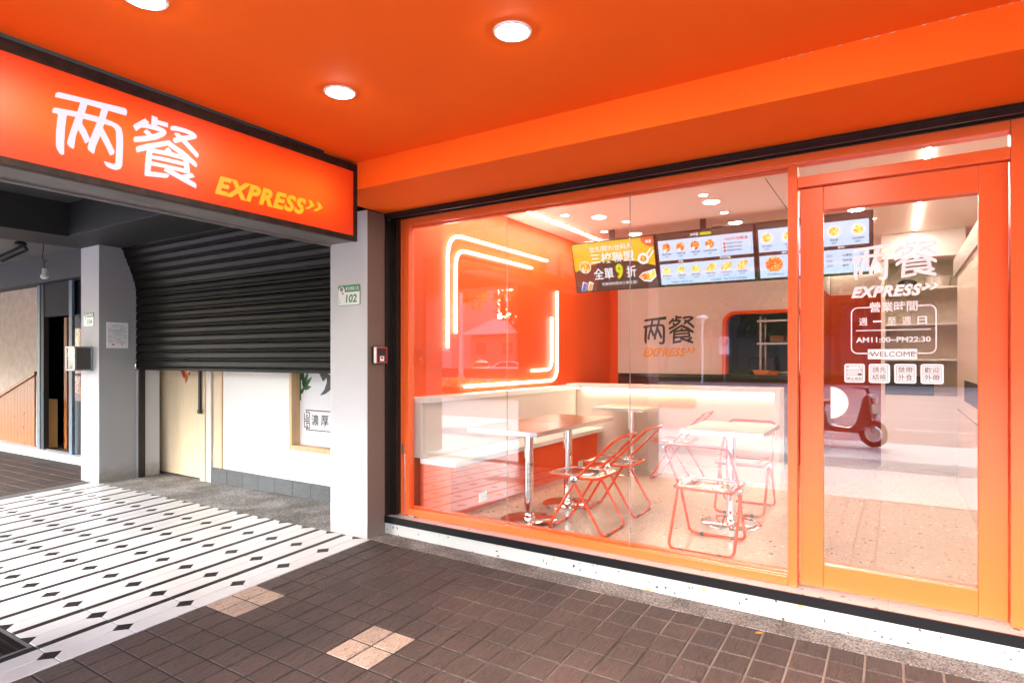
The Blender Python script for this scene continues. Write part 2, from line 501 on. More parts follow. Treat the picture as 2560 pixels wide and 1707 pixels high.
def brown_grout():
    # joints by the step are smeared with pale mortar, the trodden ones are dark
    m, nt, b, out = new_mat('brown_grout'); N, L = nt.nodes, nt.links
    g = N.new("ShaderNodeNewGeometry"); s = N.new("ShaderNodeSeparateXYZ"); L.new(g.outputs["Position"], s.inputs[0])
    n = N.new("ShaderNodeTexNoise"); n.inputs["Scale"].default_value = 1.6; n.inputs["Detail"].default_value = 5
    L.new(g.outputs["Position"], n.inputs["Vector"])
    a = N.new("ShaderNodeMath"); a.operation = 'MULTIPLY_ADD'; a.inputs[1].default_value = 3.2; a.inputs[2].default_value = -1.1
    L.new(n.outputs[0], a.inputs[0])
    y = N.new("ShaderNodeMath"); y.operation = 'MULTIPLY_ADD'; y.inputs[1].default_value = 0.9; y.inputs[2].default_value = 0.75
    L.new(s.outputs[1], y.inputs[0])
    x = N.new("ShaderNodeMath"); x.operation = 'MULTIPLY_ADD'; x.inputs[1].default_value = 0.22; x.inputs[2].default_value = 0.2
    L.new(s.outputs[0], x.inputs[0])
    t1 = N.new("ShaderNodeMath"); t1.operation = 'ADD'; L.new(a.outputs[0], t1.inputs[0]); L.new(y.outputs[0], t1.inputs[1])
    t2 = N.new("ShaderNodeMath"); t2.operation = 'ADD'; t2.use_clamp = True; L.new(t1.outputs[0], t2.inputs[0]); L.new(x.outputs[0], t2.inputs[1])
    mx = N.new("ShaderNodeMixRGB"); mx.inputs[1].default_value = (.020,.015,.013,1); mx.inputs[2].default_value = (.19,.145,.115,1)
    L.new(t2.outputs[0], mx.inputs[0]); L.new(mx.outputs[0], b.inputs["Base Color"]); b.inputs["Roughness"].default_value = .9
    return m
M['grout'] = brown_grout()
M['grout_grey'] = pbr('grey_grout', (0.09,0.08,0.075), 0.9, var=0.3, vscale=4, bump=0.3, bscale=200)
M['paver'] = riven('brown_paver', (0.066,0.038,0.029), (0.045,0.028,0.022))
M['paver_beige'] = riven('beige_paver', (0.42,0.30,0.22), (0.37,0.26,0.19))
M['tile_white'] = pbr('white_glazed_tile', (0.54,0.537,0.533), 0.28, spec=0.5, var=0.10, vscale=2.5, vcol=(0.47,0.455,0.44), bump=0.04, bscale=40)
M['tile_black'] = pbr('black_tile', (0.006,0.0055,0.006), 0.45, spec=0.2, var=0.5, vscale=0.9, vcol=(0.026,0.021,0.018))
M['aggregate'] = aggregate('exposed_aggregate', (0.06,0.052,0.047), (0.36,0.31,0.28))
M['aggregate_grey'] = aggregate('grey_exposed_aggregate', (0.07,0.066,0.062), (0.42,0.40,0.385), 120)
M['terrazzo_white'] = terrazzo('white_terrazzo', (0.44,0.43,0.405), [(0.60,0.46,0.28),(0.60,0.30,0.10),(0.06,0.045,0.03),(0.55,0.5,0.4)], 12.0, 0.35, 0.17)
M['terrazzo_floor'] = terrazzo('beige_terrazzo', (0.53,0.42,0.32), [(0.10,0.07,0.05),(0.62,0.54,0.46),(0.42,0.17,0.06),(0.70,0.64,0.58)], 17.0, 0.25, 0.20)
M['door_wood'] = woodgrain('pale_door_veneer', (0.55,0.43,0.27), (0.66,0.53,0.37), 4.0)
M['trim_wood'] = woodgrain('pine_trim', (0.52,0.32,0.16), (0.60,0.40,0.22), 4.0)
M['knotty'] = woodgrain('knotty_pine', (0.22,0.060,0.007), (0.30,0.10,0.013), 3.0, knots=True)
M['slate_tile'] = pbr('slate_skirting_tile', (0.085,0.09,0.097), 0.5, var=0.25, vscale=10, bump=0.1, stretch=(1,1,3))
M['dark_grey'] = pbr('charcoal_paint', (0.011,0.011,0.012), 0.6, var=0.2, vscale=2)
M['mid_grey'] = pbr('dark_grey_paint', (0.032,0.032,0.034), 0.6, var=0.15, vscale=2)
M['flat_black'] = pbr('matt_black', (0.012,0.011,0.011), 0.8)  # even black for dark insides, the bulb wire and the grate
M['slat'] = pbr('shutter_slat', (0.0025,0.0021,0.0019), 0.42, metal=0.0, spec=0.14, var=0.6, vscale=5, vcol=(0.0085,0.006,0.0045), stretch=(0.25,1,5), bump=0.08, bscale=50)
M['bluegrey'] = pbr('blue_grey_frame', (0.11,0.16,0.22), 0.5, var=0.3, vscale=8)
M['plaster'] = pbr('mottled_plaster', (0.56,0.45,0.36), 0.8, var=0.28, vscale=7, vcol=(0.44,0.345,0.265))
M['paper'] = pbr('paper', (0.72,0.71,0.74), 0.7)
M['green'] = pbr('sign_green', (0.01,0.22,0.06), 0.4)
M['green_dark'] = pbr('leaf_print_green', (0.02,0.09,0.03), 0.5)
M['purple'] = pbr('emblem_purple', (0.06,0.01,0.05), 0.5)
M['red'] = pbr('red_print', (0.5,0.02,0.02), 0.5)
M['plate_white'] = pbr('enamel_white', (0.72,0.75,0.74), 0.3)
# ------------------------------------------------------------------ ground
def gz(X, Y):
    z = -.14 + .037*min(Y+.2, 0)
    return z + (-.0065*(X+3.6) if X > -3.6 else .010*(X+3.6))
OUT_Y = -4.05          # street edge of the arcade floor

def sheet(x0, x1, y0, y1, dz, nx=2, ny=2, thick=0.12):
    """ground-following slab"""
    m = MB(); vs = []; fs = []
    xs = [x0+(x1-x0)*i/(nx-1) for i in range(nx)]; ys = [y0+(y1-y0)*j/(ny-1) for j in range(ny)]
    for y in ys:
        for x in xs: vs.append((x, y, gz(x, y)+dz))
    k = len(vs)
    for y in ys:
        for x in xs: vs.append((x, y, gz(x, y)+dz-thick))
    for j in range(ny-1):
        for i in range(nx-1):
            a = j*nx+i
            fs.append((a, a+1, a+nx+1, a+nx)); fs.append((k+a+nx, k+a+nx+1, k+a+1, k+a))
    for i in range(nx-1):
        fs.append((i, k+i, k+i+1, i+1)); a = (ny-1)*nx+i; fs.append((a+1, k+a+1, k+a, a))
    for j in range(ny-1):
        a = j*nx; fs.append((a+nx, k+a+nx, k+a, a)); a = j*nx+nx-1; fs.append((a, k+a, k+a+nx, a+nx))
    return m.add(vs, fs)

def piece(poly, t=0.012, ch=0.0022):
    """flat paving piece: chamfered top round polygon (ccw), top at z=0"""
    n = len(poly)
    cx = sum(p[0] for p in poly)/n; cy = sum(p[1] for p in poly)/n
    ins = []
    for i in range(n):
        a, b, c = Vector(poly[i-1]), Vector(poly[i]), Vector(poly[(i+1) % n])
        e1 = (b-a).normalized(); e2 = (c-b).normalized()
        n1 = Vector((-e1.y, e1.x)); n2 = Vector((-e2.y, e2.x))
        d = (n1+n2); d = d/max(0.3, d.dot(n1))
        ins.append(b + d*ch)
    vs = [(p[0], p[1], 0) for p in ins] + [(p[0], p[1], -ch) for p in poly] + [(p[0], p[1], -t) for p in poly]
    fs = [list(range(n))]
    for i in range(n):
        j = (i+1) % n
        fs.append((n+i, n+j, j, i)); fs.append((2*n+i, 2*n+j, n+j, n+i))
    m = MB(); m.add(vs, fs)
    return m

def in_view(x, y, z, m=0.0):
    dx, dy, dz = x, y+3.7, z-1.32
    s_, c_ = math.sin(YAW), math.cos(YAW)
    fw = -s_*dx + c_*dy
    if fw < 0.3: return None
    px = 1280+1509*(c_*dx+s_*dy)/fw; py = 896-1509*dz/fw
    return fw if (-60-m < px < 2620+m and -20 < py < 1760+m) else None

def lay(spots, mesh, mat, parent, name, rest_name, limit=300):
    """spots: (x, y); the largest in view become parts, the others one joined part"""
    seen, rest = [], []
    for x, y in spots:
        d = in_view(x, y, gz(x, y), 120)
        (seen if d else rest).append((d or 0, x, y))
    seen.sort()
    rest += seen[limit:]; seen = seen[:limit]
    mesh.materials.append(mat)
    for d, x, y in seen:
        o = bpy.data.objects.new(name, mesh); COL.objects.link(o)
        o.parent = parent
        sy = .037 if y < -.2 else 0.0
        sx = -.0065 if x > -3.6 else .010
        o.location = (x, y, gz(x, y)+random.uniform(-.0007, .0007))
        o.rotation_euler = (math.atan(sy)+random.gauss(0, .002), -math.atan(sx)+random.gauss(0, .002), 0)
    if rest:
        m = MB()
        bv = [v.co.copy() for v in mesh.vertices]; bf = [list(p.vertices) for p in mesh.polygons]
        for d, x, y in rest:
            m.add([(x+v.x, y+v.y, gz(x+v.x, y+v.y)+v.z) for v in bv], bf)
        setp(obj(rest_name, m, mat, parent), kind='stuff')

# the wide ground below everything
g = MB(); g.box(-400, 400, -400, 60, -1.2, -0.62)
setp(obj('ground', g, pbr('asphalt_ground', (0.07,0.07,0.07), 0.9, var=0.3, vscale=0.5)), 'plain grey ground spreading out under the street and the houses', 'ground', kind='structure')

# brown pavement in front of the shop
pav = obj('pavement', sheet(-3.572, 3.2, OUT_Y, -.1915, -.0045, 3, 12), M['grout'])
setp(pav, 'brown slate-faced paving with beige squares in front of the orange shop', 'pavement', kind='structure')
PX = [-3.575 + .1555*k for k in range(13)] + [-1.709 + .1588*k for k in range(1, 31)]
PY0, PP = -1.2285, .1765
rows = [PY0 + PP*k for k in range(-16, 6)]
gap = .0055
def beige_at(i, j):
    # 2 x 2 groups: i = column index, j = row index (0 -> row above Y=-1.2285)
    return (i in (0, 1) and j in (-1, -2)) or (i in (7, 8) and j in (-1, -2)) or (i in (16, 17) and j in (-9, -10)) or (i in (26, 27) and j in (-9, -10))
br, be = {}, []
for i in range(len(PX)-1):
    for j, r in zip(range(-16, 6), rows):
        x0, x1 = PX[i]+gap, PX[i+1]-gap
        y0, y1 = r+gap, r+PP-gap
        if y1 > -.19: y1 = -.195
        if y1-y0 < .04 or y0 < OUT_Y: continue
        key = (round(x1-x0, 4), round(y1-y0, 4))
        if beige_at(i, j): be.append(((x0+x1)/2, (y0+y1)/2, key))
        else: br.setdefault(key, []).append(((x0+x1)/2, (y0+y1)/2))
def tile_mesh(k):
    a, b = k[0]/2, k[1]/2
    return piece([(-a,-b),(a,-b),(a,b),(-a,b)], ch=.0028).mesh('paver')
tot = sum(len(v) for v in br.values())
allsp = sorted([(in_view(x, y, gz(x, y), 60) or 1e9, x, y, k) for k, v in br.items() for x, y in v])
keep = set((x, y) for d, x, y, k in allsp[:288] if d < 1e8)
restm = MB()
for k, v in br.items():
    me = tile_mesh(k)
    lay([p for p in v if p in keep], me, M['paver'], pav, 'paver', 'x', 400)
    bv = [q.co.copy() for q in me.vertices]; bf = [list(p.vertices) for p in me.polygons]
    for x, y in v:
        if (x, y) not in keep: restm.add([(x+q.x, y+q.y, gz(x+q.x, y+q.y)+q.z) for q in bv], bf)
setp(obj('paver_field', restm, M['paver'], pav), kind='stuff')
for k in set(t[2] for t in be):
    lay([(x, y) for x, y, kk in be if kk == k], tile_mesh(k), M['paver_beige'], pav, 'beige_paver', 'x', 400)

# aggregate strip at the foot of the step
m = sheet(-3.604, 3.2, -.1905, 0.004, .0015, 3, 2)
setp(obj('aggregate_strip', m, M['aggregate']), 'rough brown exposed aggregate strip along the foot of the terrazzo step', 'pavement', kind='structure')

# white tiled walkway in front of the shutter
walk = obj('tiled_walkway', sheet(-8.47, -3.577, OUT_Y, -.1985, -.0035, 8, 12), M['grout_grey'])
setp(walk, 'white tiled walkway with black strips and diamonds in front of the roller shutter', 'walkway', kind='structure')
TX, TP, LY = -3.713, .3135, .356
wl, wr, ds, st = [], [], [], []
ncell = 15
ylines = [-.198 - LY*k for k in range(0, 11)]
for c in range(-1, ncell):
    xt = TX - TP*c                       # thin line with the diamonds
    for k in range(len(ylines)-1):
        yc = (ylines[k]+ylines[k+1])/2
        if c >= 0:
            if xt-TP > -8.47: wl.append((xt, yc))            # left of the thin line, up to the strip
            wr.append((xt, yc)) if c > 0 else None
            if xt-TP > -8.47: st.append((xt-TP/2, yc))
for c in range(ncell):
    for k, y in enumerate(ylines):
        ds.append((TX-TP*c, y, k == 0))
hw = TP/2-.0262
dh = .055
hy = LY/2-.0022
pl = piece([(-hw,-hy),(-.0018-dh,-hy),(-.0018,-hy+dh),(-.0018,hy-dh),(-.0018-dh,hy),(-hw,hy)]).mesh('white_tile')
prr = piece([(hw,hy),(.0018+dh,hy),(.0018,hy-dh),(.0018,-hy+dh),(.0018+dh,-hy),(hw,-hy)]).mesh('white_tile')
grate_x, grate_y = (-4.49, -3.893), (-2.69, -2.338)
def off_grate(x, y): return not (grate_x[0] < x < grate_x[1] and grate_y[0]-.1 < y < grate_y[1]-.003)
lay([p for p in wl if off_grate(p[0]-.07, p[1])], pl, M['tile_white'], walk, 'white_tile', 'white_tile_field', 145)
lay([p for p in wr if off_grate(p[0]+.07, p[1])], prr, M['tile_white'], walk, 'white_tile', 'white_tile_field', 145)
e = .1365   # border tiles between the first thin line and the brown paving
pe = piece([(e,hy),(.0018+dh,hy),(.0018,hy-dh),(.0018,-hy+dh),(.0018+dh,-hy),(e,-hy)]).mesh('white_tile')
lay([(TX, (ylines[k]+ylines[k+1])/2) for k in range(len(ylines)-1)], pe, M['tile_white'], walk, 'white_tile', 'white_tile_field', 20)
ps = piece([(-.0245,-hy),(.0245,-hy),(.0245,hy),(-.0245,hy)]).mesh('black_strip_tile')
lay([p for p in st if off_grate(*p)], ps, M['tile_black'], walk, 'black_strip_tile', 'black_strip_field', 280)
q = dh-.0024
pd = piece([(0,-q),(q,0),(0,q),(-q,0)]).mesh('diamond_tile')
lay([(x, y) for x, y, h in ds if not h and off_grate(x, y)], pd, M['tile_black'], walk, 'diamond_tile', 'diamond_field', 280)
ph = piece([(-q,-.001),(0,-q),(q,-.001)]).mesh('diamond_tile')
lay([(x, y) for x, y, h in ds if h], ph, M['tile_black'], walk, 'diamond_tile', 'diamond_field', 280)

# drain grate set in the white tiles
gt = thing('drain_grate', 'dark rusty drain grating let into the white tiled walkway', 'drain', (-4.2, -2.45, gz(-4.2, -2.45)))
mb = MB()
def gbox(mb, x0, x1, y0, y1, h):
    vs = []
    for dz in (-.012, h):
        for x, y in ((x0,y0),(x1,y0),(x1,y1),(x0,y1)): vs.append((x, y, gz(x, y)+dz))
    mb.add(vs, [(3,2,1,0),(4,5,6,7),(0,1,5,4),(1,2,6,5),(2,3,7,6),(3,0,4,7)])
for a in ((-4.485,-3.897,-2.686,-2.668),(-4.485,-3.897,-2.360,-2.342),(-4.485,-4.467,-2.668,-2.360),(-3.915,-3.897,-2.668,-2.360)): gbox(mb, *a, .003)
obj('rim', mb, M['galv'], gt)
bm_ = None
for k in range(26):
    mb = MB(); x = -4.458 + k*.0210
    gbox(mb, x, x+.008, -2.667, -2.361, .0035)
    obj('bar', mb, M['black_metal'], gt)
for k in range(4):
    mb = MB(); y = -2.61+k*.07
    gbox(mb, -4.466, -3.916, y, y+.010, .0028)
    obj('cross_bar', mb, M['black_metal'], gt)
mb = MB(); gbox(mb, -4.466, -3.916, -2.667, -2.361, -.0015)
obj('pit_shade', mb, M['flat_black'], gt)  # flat black sheet stands for the shade below the bars

# paving beyond the white tiles, in front of the far shop
m = sheet(-24, -8.474, OUT_Y, .30, -.0045, 8, 12)
far = obj('far_pavement', m, M['grout'])
setp(far, 'dull brown paving in front of the shop with the pine panelling', 'pavement', kind='structure')
fs_ = []
for i in range(28):
    for j in range(24):
        fs_.append((-8.474-.157*(i+.5)*1.0-.0, .12-.1765*(j+.5)))
me = piece([(-.075,-.0848),(.075,-.0848),(.075,.0848),(-.075,.0848)]).mesh('paver')
lay(fs_, me, M['paver'], far, 'paver', 'paver_field', 150)

# aggregate floor below the shutter
m = sheet(-8.6, -3.9, -.1975, .70, -.001, 4, 2)
setp(obj('porch_floor', m, M['aggregate_grey']), 'speckled grey aggregate floor under the half-raised roller shutter', 'floor', kind='structure')
# ------------------------------------------------------------------ arcade shell
mb = MB(); mb.box(-3.244, 3.2, -4.05, -.638, 2.72, 2.86)
setp(obj('arcade_ceiling', mb, M['orange_ceiling']), 'smooth bright orange ceiling of the arcade in front of the shop', 'ceiling', kind='structure')
mb = MB(); mb.box(-3.604, 3.2, -.638, .10, 2.53, 2.9)
setp(obj('facade_beam', mb, M['orange_ceiling'], bevel=.004), 'orange painted beam running above the shop front', 'beam', kind='structure')
rf = random.Random(4); mb = MB(); x = -.45
while x < .42:
    l = rf.uniform(.012, .05)
    if rf.random() < .7:
        h = rf.uniform(.0012, .003)
        mb.add([(x,-.6395,2.7175),(x+l*.5,-.6395,2.7175-h),(x+l,-.6395,2.7185),(x+l*.6,-.6395,2.7195)], [(0,1,2,3)])
    x += l+rf.uniform(.004,.03)
bmo = bpy.data.objects['facade_beam']
setp(obj('paint_chips', mb, pbr('bare_plaster', (.62,.52,.44), .8), bmo), kind='stuff')
mb = MB(); mb.box(-30, 3.2, -4.45, -4.0, 2.47, 3.2)
setp(obj('street_beam', mb, M['orange'], bevel=.01), 'orange beam along the street edge of the arcade, above the parked scooters', 'beam', kind='structure')
mb = MB(); mb.box(-30, 12, -4.6, 9, 3.2, 15)
up = obj('upper_building', mb, pbr('building_tile', (0.42,0.40,0.37), 0.7, var=0.15, vscale=1))
setp(up, 'upper storeys of the building standing above the arcade', 'building')

# pillar with the number 102 plate
p1 = thing('pillar', 'white pillar with taupe side beside the orange shop, carrying the 102 plate', 'pillar', (-3.82, 0, -.15))
mb = MB(); mb.box(-4.044, -3.608, -.195, .5, -.3, 2.525)
obj('shaft', mb, M['white_paint'], p1, bevel=.004)
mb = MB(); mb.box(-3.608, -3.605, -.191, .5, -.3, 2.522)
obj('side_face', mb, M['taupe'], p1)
# pillar with the number 104 plate
p2 = thing('pillar', 'pale grey pillar beside the roller shutter, carrying the 104 plate and a mailbox', 'pillar', (-8.33, 0, -.18))
mb = MB(); mb.box(-8.565, -8.103, -.215, .5, -.35, 2.69)
obj('shaft', mb, M['white_paint'], p2, bevel=.004)
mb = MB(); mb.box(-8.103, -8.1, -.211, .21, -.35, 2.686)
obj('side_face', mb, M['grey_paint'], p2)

# pillars on the street side (seen mirrored in the glass)
for x0, x1, lab in ((-4.95, -2.85, 'broad dark pillar on the street edge opposite the shutter and the sign'), (-7.5, -6.82, 'narrower dark pillar on the street edge opposite the 104 pillar'), (1.9, 2.7, 'slim dark pillar on the street edge opposite the glass door')):
    mb = MB(); mb.box(x0, x1, -4.45, -4.0, -.9, 2.468)
    setp(obj('street_pillar', mb, M['taupe'], bevel=.01), lab, 'pillar')

# neighbouring bay: dark ceiling and beams
mb = MB(); mb.box(-7.82, -3.56, -4.0, -.64, 3.06, 3.15)
setp(obj('neighbour_ceiling', mb, M['mid_grey']), 'dark grey ceiling of the arcade in front of the shutter', 'ceiling', kind='structure')
mb = MB(); mb.box(-8.6, -3.606, -.638, .5, 2.69, 3.15); 
setp(obj('neighbour_beam', mb, M['dark_grey'], bevel=.004), 'charcoal beam above the roller shutter', 'beam', kind='structure')
mb = MB(); mb.box(-8.6, -7.82, -4.0, -.638, 2.686, 3.15)
setp(obj('cross_beam', mb, M['dark_grey'], bevel=.004), 'charcoal beam crossing the arcade near the 104 pillar', 'beam', kind='structure')
mb = MB(); mb.box(-24, -8.6, -4.0, .24, 2.88, 3.15)
setp(obj('far_ceiling', mb, pbr('far_ceiling_paint', (0.16,0.155,0.15), 0.7, var=.2, vscale=1.5)), 'grey ceiling in front of the shop with the pine panelling', 'ceiling', kind='structure')

# ------------------------------------------------------------------ step
step = thing('entrance_step', 'white terrazzo step with black edge strip below the shop front', 'step', (-1.5, .05, -.15))
SJ = [-3.604, -3.018, -2.4205, -1.823, -1.2245, -.626, -.0265, .572, 1.17, 1.77, 2.4]
for a, b in zip(SJ[:-1], SJ[1:]):
    mb = MB(); mb.box(a+.0008, b-.0008, .004, .06, -.3, -.05)
    obj('riser_slab', mb, M['terrazzo_white'], step, bevel=.001)
    mb = MB(); mb.box(a+.0008, b-.0008, .0025, .30, -.05, -.0005)
    obj('tread_slab', mb, M['terrazzo_white'], step, bevel=.001)
mb = MB(); mb.box(-3.604, 2.4, -.004, .0022, -.0495, .0035); mb.box(-3.604, 2.4, -.004, .010, .0036, .0052)
obj('edge_strip', mb, M['black_strip'], step)

# ------------------------------------------------------------------ roller shutter track of the shop
tr = thing('shutter_track', 'black metal roller shutter track framing the orange shop front', 'track', (-3.57, .05, 0))
mb = MB()
mb.box(-3.604, 2.4, -.002, .014, 2.482, 2.529); mb.box(-3.604, 2.4, .014, .03, 2.505, 2.529)
mb.box(-3.604, 2.4, -.006, -.002, 2.512, 2.524); mb.box(-3.604, 2.4, .075, .092, 2.484, 2.529); mb.box(-3.604, 2.4, .03, .075, 2.515, 2.529)
obj('head_track', mb, M['black_metal'], tr)
mb = MB()
mb.box(-3.604, -3.592, .002, .022, .004, 2.481); mb.box(-3.604, -3.598, .022, .055, .004, 2.481); mb.box(-3.604, -3.588, .055, .066, .004, 2.481)
mb.box(-3.604, -3.566, .066, .078, .004, 2.481); mb.box(-3.604, -3.546, .078, .116, .004, 2.481)
obj('guide_rail', mb, M['black_metal'], tr)
mb = MB(); mb.box(-3.446, -3.415, .094, .115, 2.492, 2.498); mb.box(-3.47, -3.44, .094, .112, 2.4925, 2.4965)
obj('bracket', mb, M['white_plastic'], tr)

# ------------------------------------------------------------------ shop front: frame and fixed window
win = thing('shop_window', 'large frameless-jointed shop window in orange metal frame beside the door', 'window', (-2, .15, 0))
FY0, FY1 = .117, .205
mb = MB(); mb.box(-3.544, -3.492, FY0+.012, FY1, .001, 2.499); mb.box(-3.492, -3.44, FY0, FY1-.02, .001, 2.4985)
obj('left_jamb', mb, M['orange_frame'], win, bevel=.003)
mb = MB(); mb.box(-3.44, -.522, FY0, FY1, .0015, .056)
obj('bottom_rail', mb, M['orange_frame'], win, bevel=.003)
mb = MB(); mb.box(-3.4385, -.523, .166, FY1-.004, .057, .076); mb.box(-3.4385, -.523, .119, .134, .057, .066)
obj('bottom_bead', mb, M['orange_frame'], win, bevel=.001)
mb = MB(); mb.box(-3.4395, .484, FY0, FY1, 2.44, 2.4985)
obj('head', mb, M['orange_frame'], win, bevel=.003)
mb = MB(); mb.box(-3.4385, -.523, .166, FY1-.004, 2.42, 2.439); mb.box(-3.4385, -.523, .119, .134, 2.43, 2.439)
obj('top_bead', mb, M['orange_frame'], win, bevel=.001)
mb = MB(); mb.box(-.521, -.471, FY0-.002, FY1+.002, .0012, 2.4395)
obj('mullion', mb, M['orange_frame'], win, bevel=.003)
mb = MB(); mb.box(-.470, .4835, FY0, FY1, 2.302, 2.362)
obj('transom_bar', mb, M['orange_frame'], win, bevel=.003)
mb = MB(); mb.box(.485, .60, FY0-.002, FY1+.002, .0012, 2.499)
obj('right_jamb', mb, M['orange_frame'], win, bevel=.003)
mb = MB(); mb.box(.6005, 2.4, .09, .5, .001, 2.5)
setp(obj('side_wall', mb, M['orange'], bevel=.003), 'orange wall beside the glass door', 'wall', kind='structure')
panes = [(-3.438, -2.4815), (-2.4785, -1.4995), (-1.4965, -.5225)]
for a, b in panes:
    mb = MB(); mb.box(a, b, .145, .155, .0575, 2.4385)
    obj('pane', mb, M['glass'], win)
for x in (-2.48, -1.498):
    mb = MB(); mb.box(x-.0013, x+.0013, .1452, .1548, .0578, 2.438)
    obj('joint', mb, M['seam'], win)
mb = MB(); mb.box(-.4695, .483, .147, .155, 2.3628, 2.4392)
obj('transom_pane', mb, M['glass'], win)
# small fittings by the left jamb
mb = MB(); mb.box(-3.512, -3.492, .108, .1165, .52, .60)
obj('lock_box', mb, M['galv'], win, bevel=.002)
mb = MB(); mb.tube([(-3.478,.112,.53),(-3.478,.112,.012)], .0028, 6); mb.tube([(-3.478,.112,.012),(-3.46,.10,.008),(-3.42,.098,.008)], .004, 6)
obj('bolt_rod', mb, M['alu'], win)
mb = MB(); mb.box(-3.425, -3.36, .088, .112, .001, .014)
obj('floor_bolt', mb, M['galv'], win, bevel=.002)

# ------------------------------------------------------------------ glass door
door = thing('glass_door', 'orange framed glass door with white opening hours lettering', 'door', (0, .16, 0))
DY0, DY1 = .150, .195
mb = MB(); mb.box(-.459, -.340, DY0, DY1, .014, 2.298)
obj('hinge_stile', mb, M['orange_frame'], door, bevel=.003)
mb = MB(); mb.box(.362, .480, DY0, DY1, .014, 2.298)
obj('lock_stile', mb, M['orange_frame'], door, bevel=.003)
mb = MB(); mb.box(-.3395, .3615, DY0+.0005, DY1, .0145, .148)
obj('bottom_rail', mb, M['orange_frame'], door, bevel=.003)
mb = MB(); mb.box(-.3395, .3615, DY0+.0005, DY1, 2.164, 2.2975)
obj('top_rail', mb, M['orange_frame'], door, bevel=.003)
mb = MB(); mb.box(-.3385, .3605, .168, .176, .1485, 2.1635)
obj('pane', mb, M['glass'], door)
mb = MB(); mb.box(-.339, .361, .1775, .188, .149, .158); mb.box(-.339, .361, .1775, .188, 2.154, 2.163)
obj('glazing_bead', mb, M['orange_frame'], door)
FD = frame((0, .1675, 0), (1,0,0), (0,0,1))      # door lettering plane, normal -Y
mb = MB()
pts = [(-.303, 1.16), (-.303, .982)] + [(-.303+.088*math.cos(math.radians(a)), 1.071+.089*math.sin(math.radians(a))) for a in range(-84, 85, 12)]
mb.extrude(pts, FD, .018)
obj('half_disc_handle', mb, M['white_plastic'], door, bevel=.002)
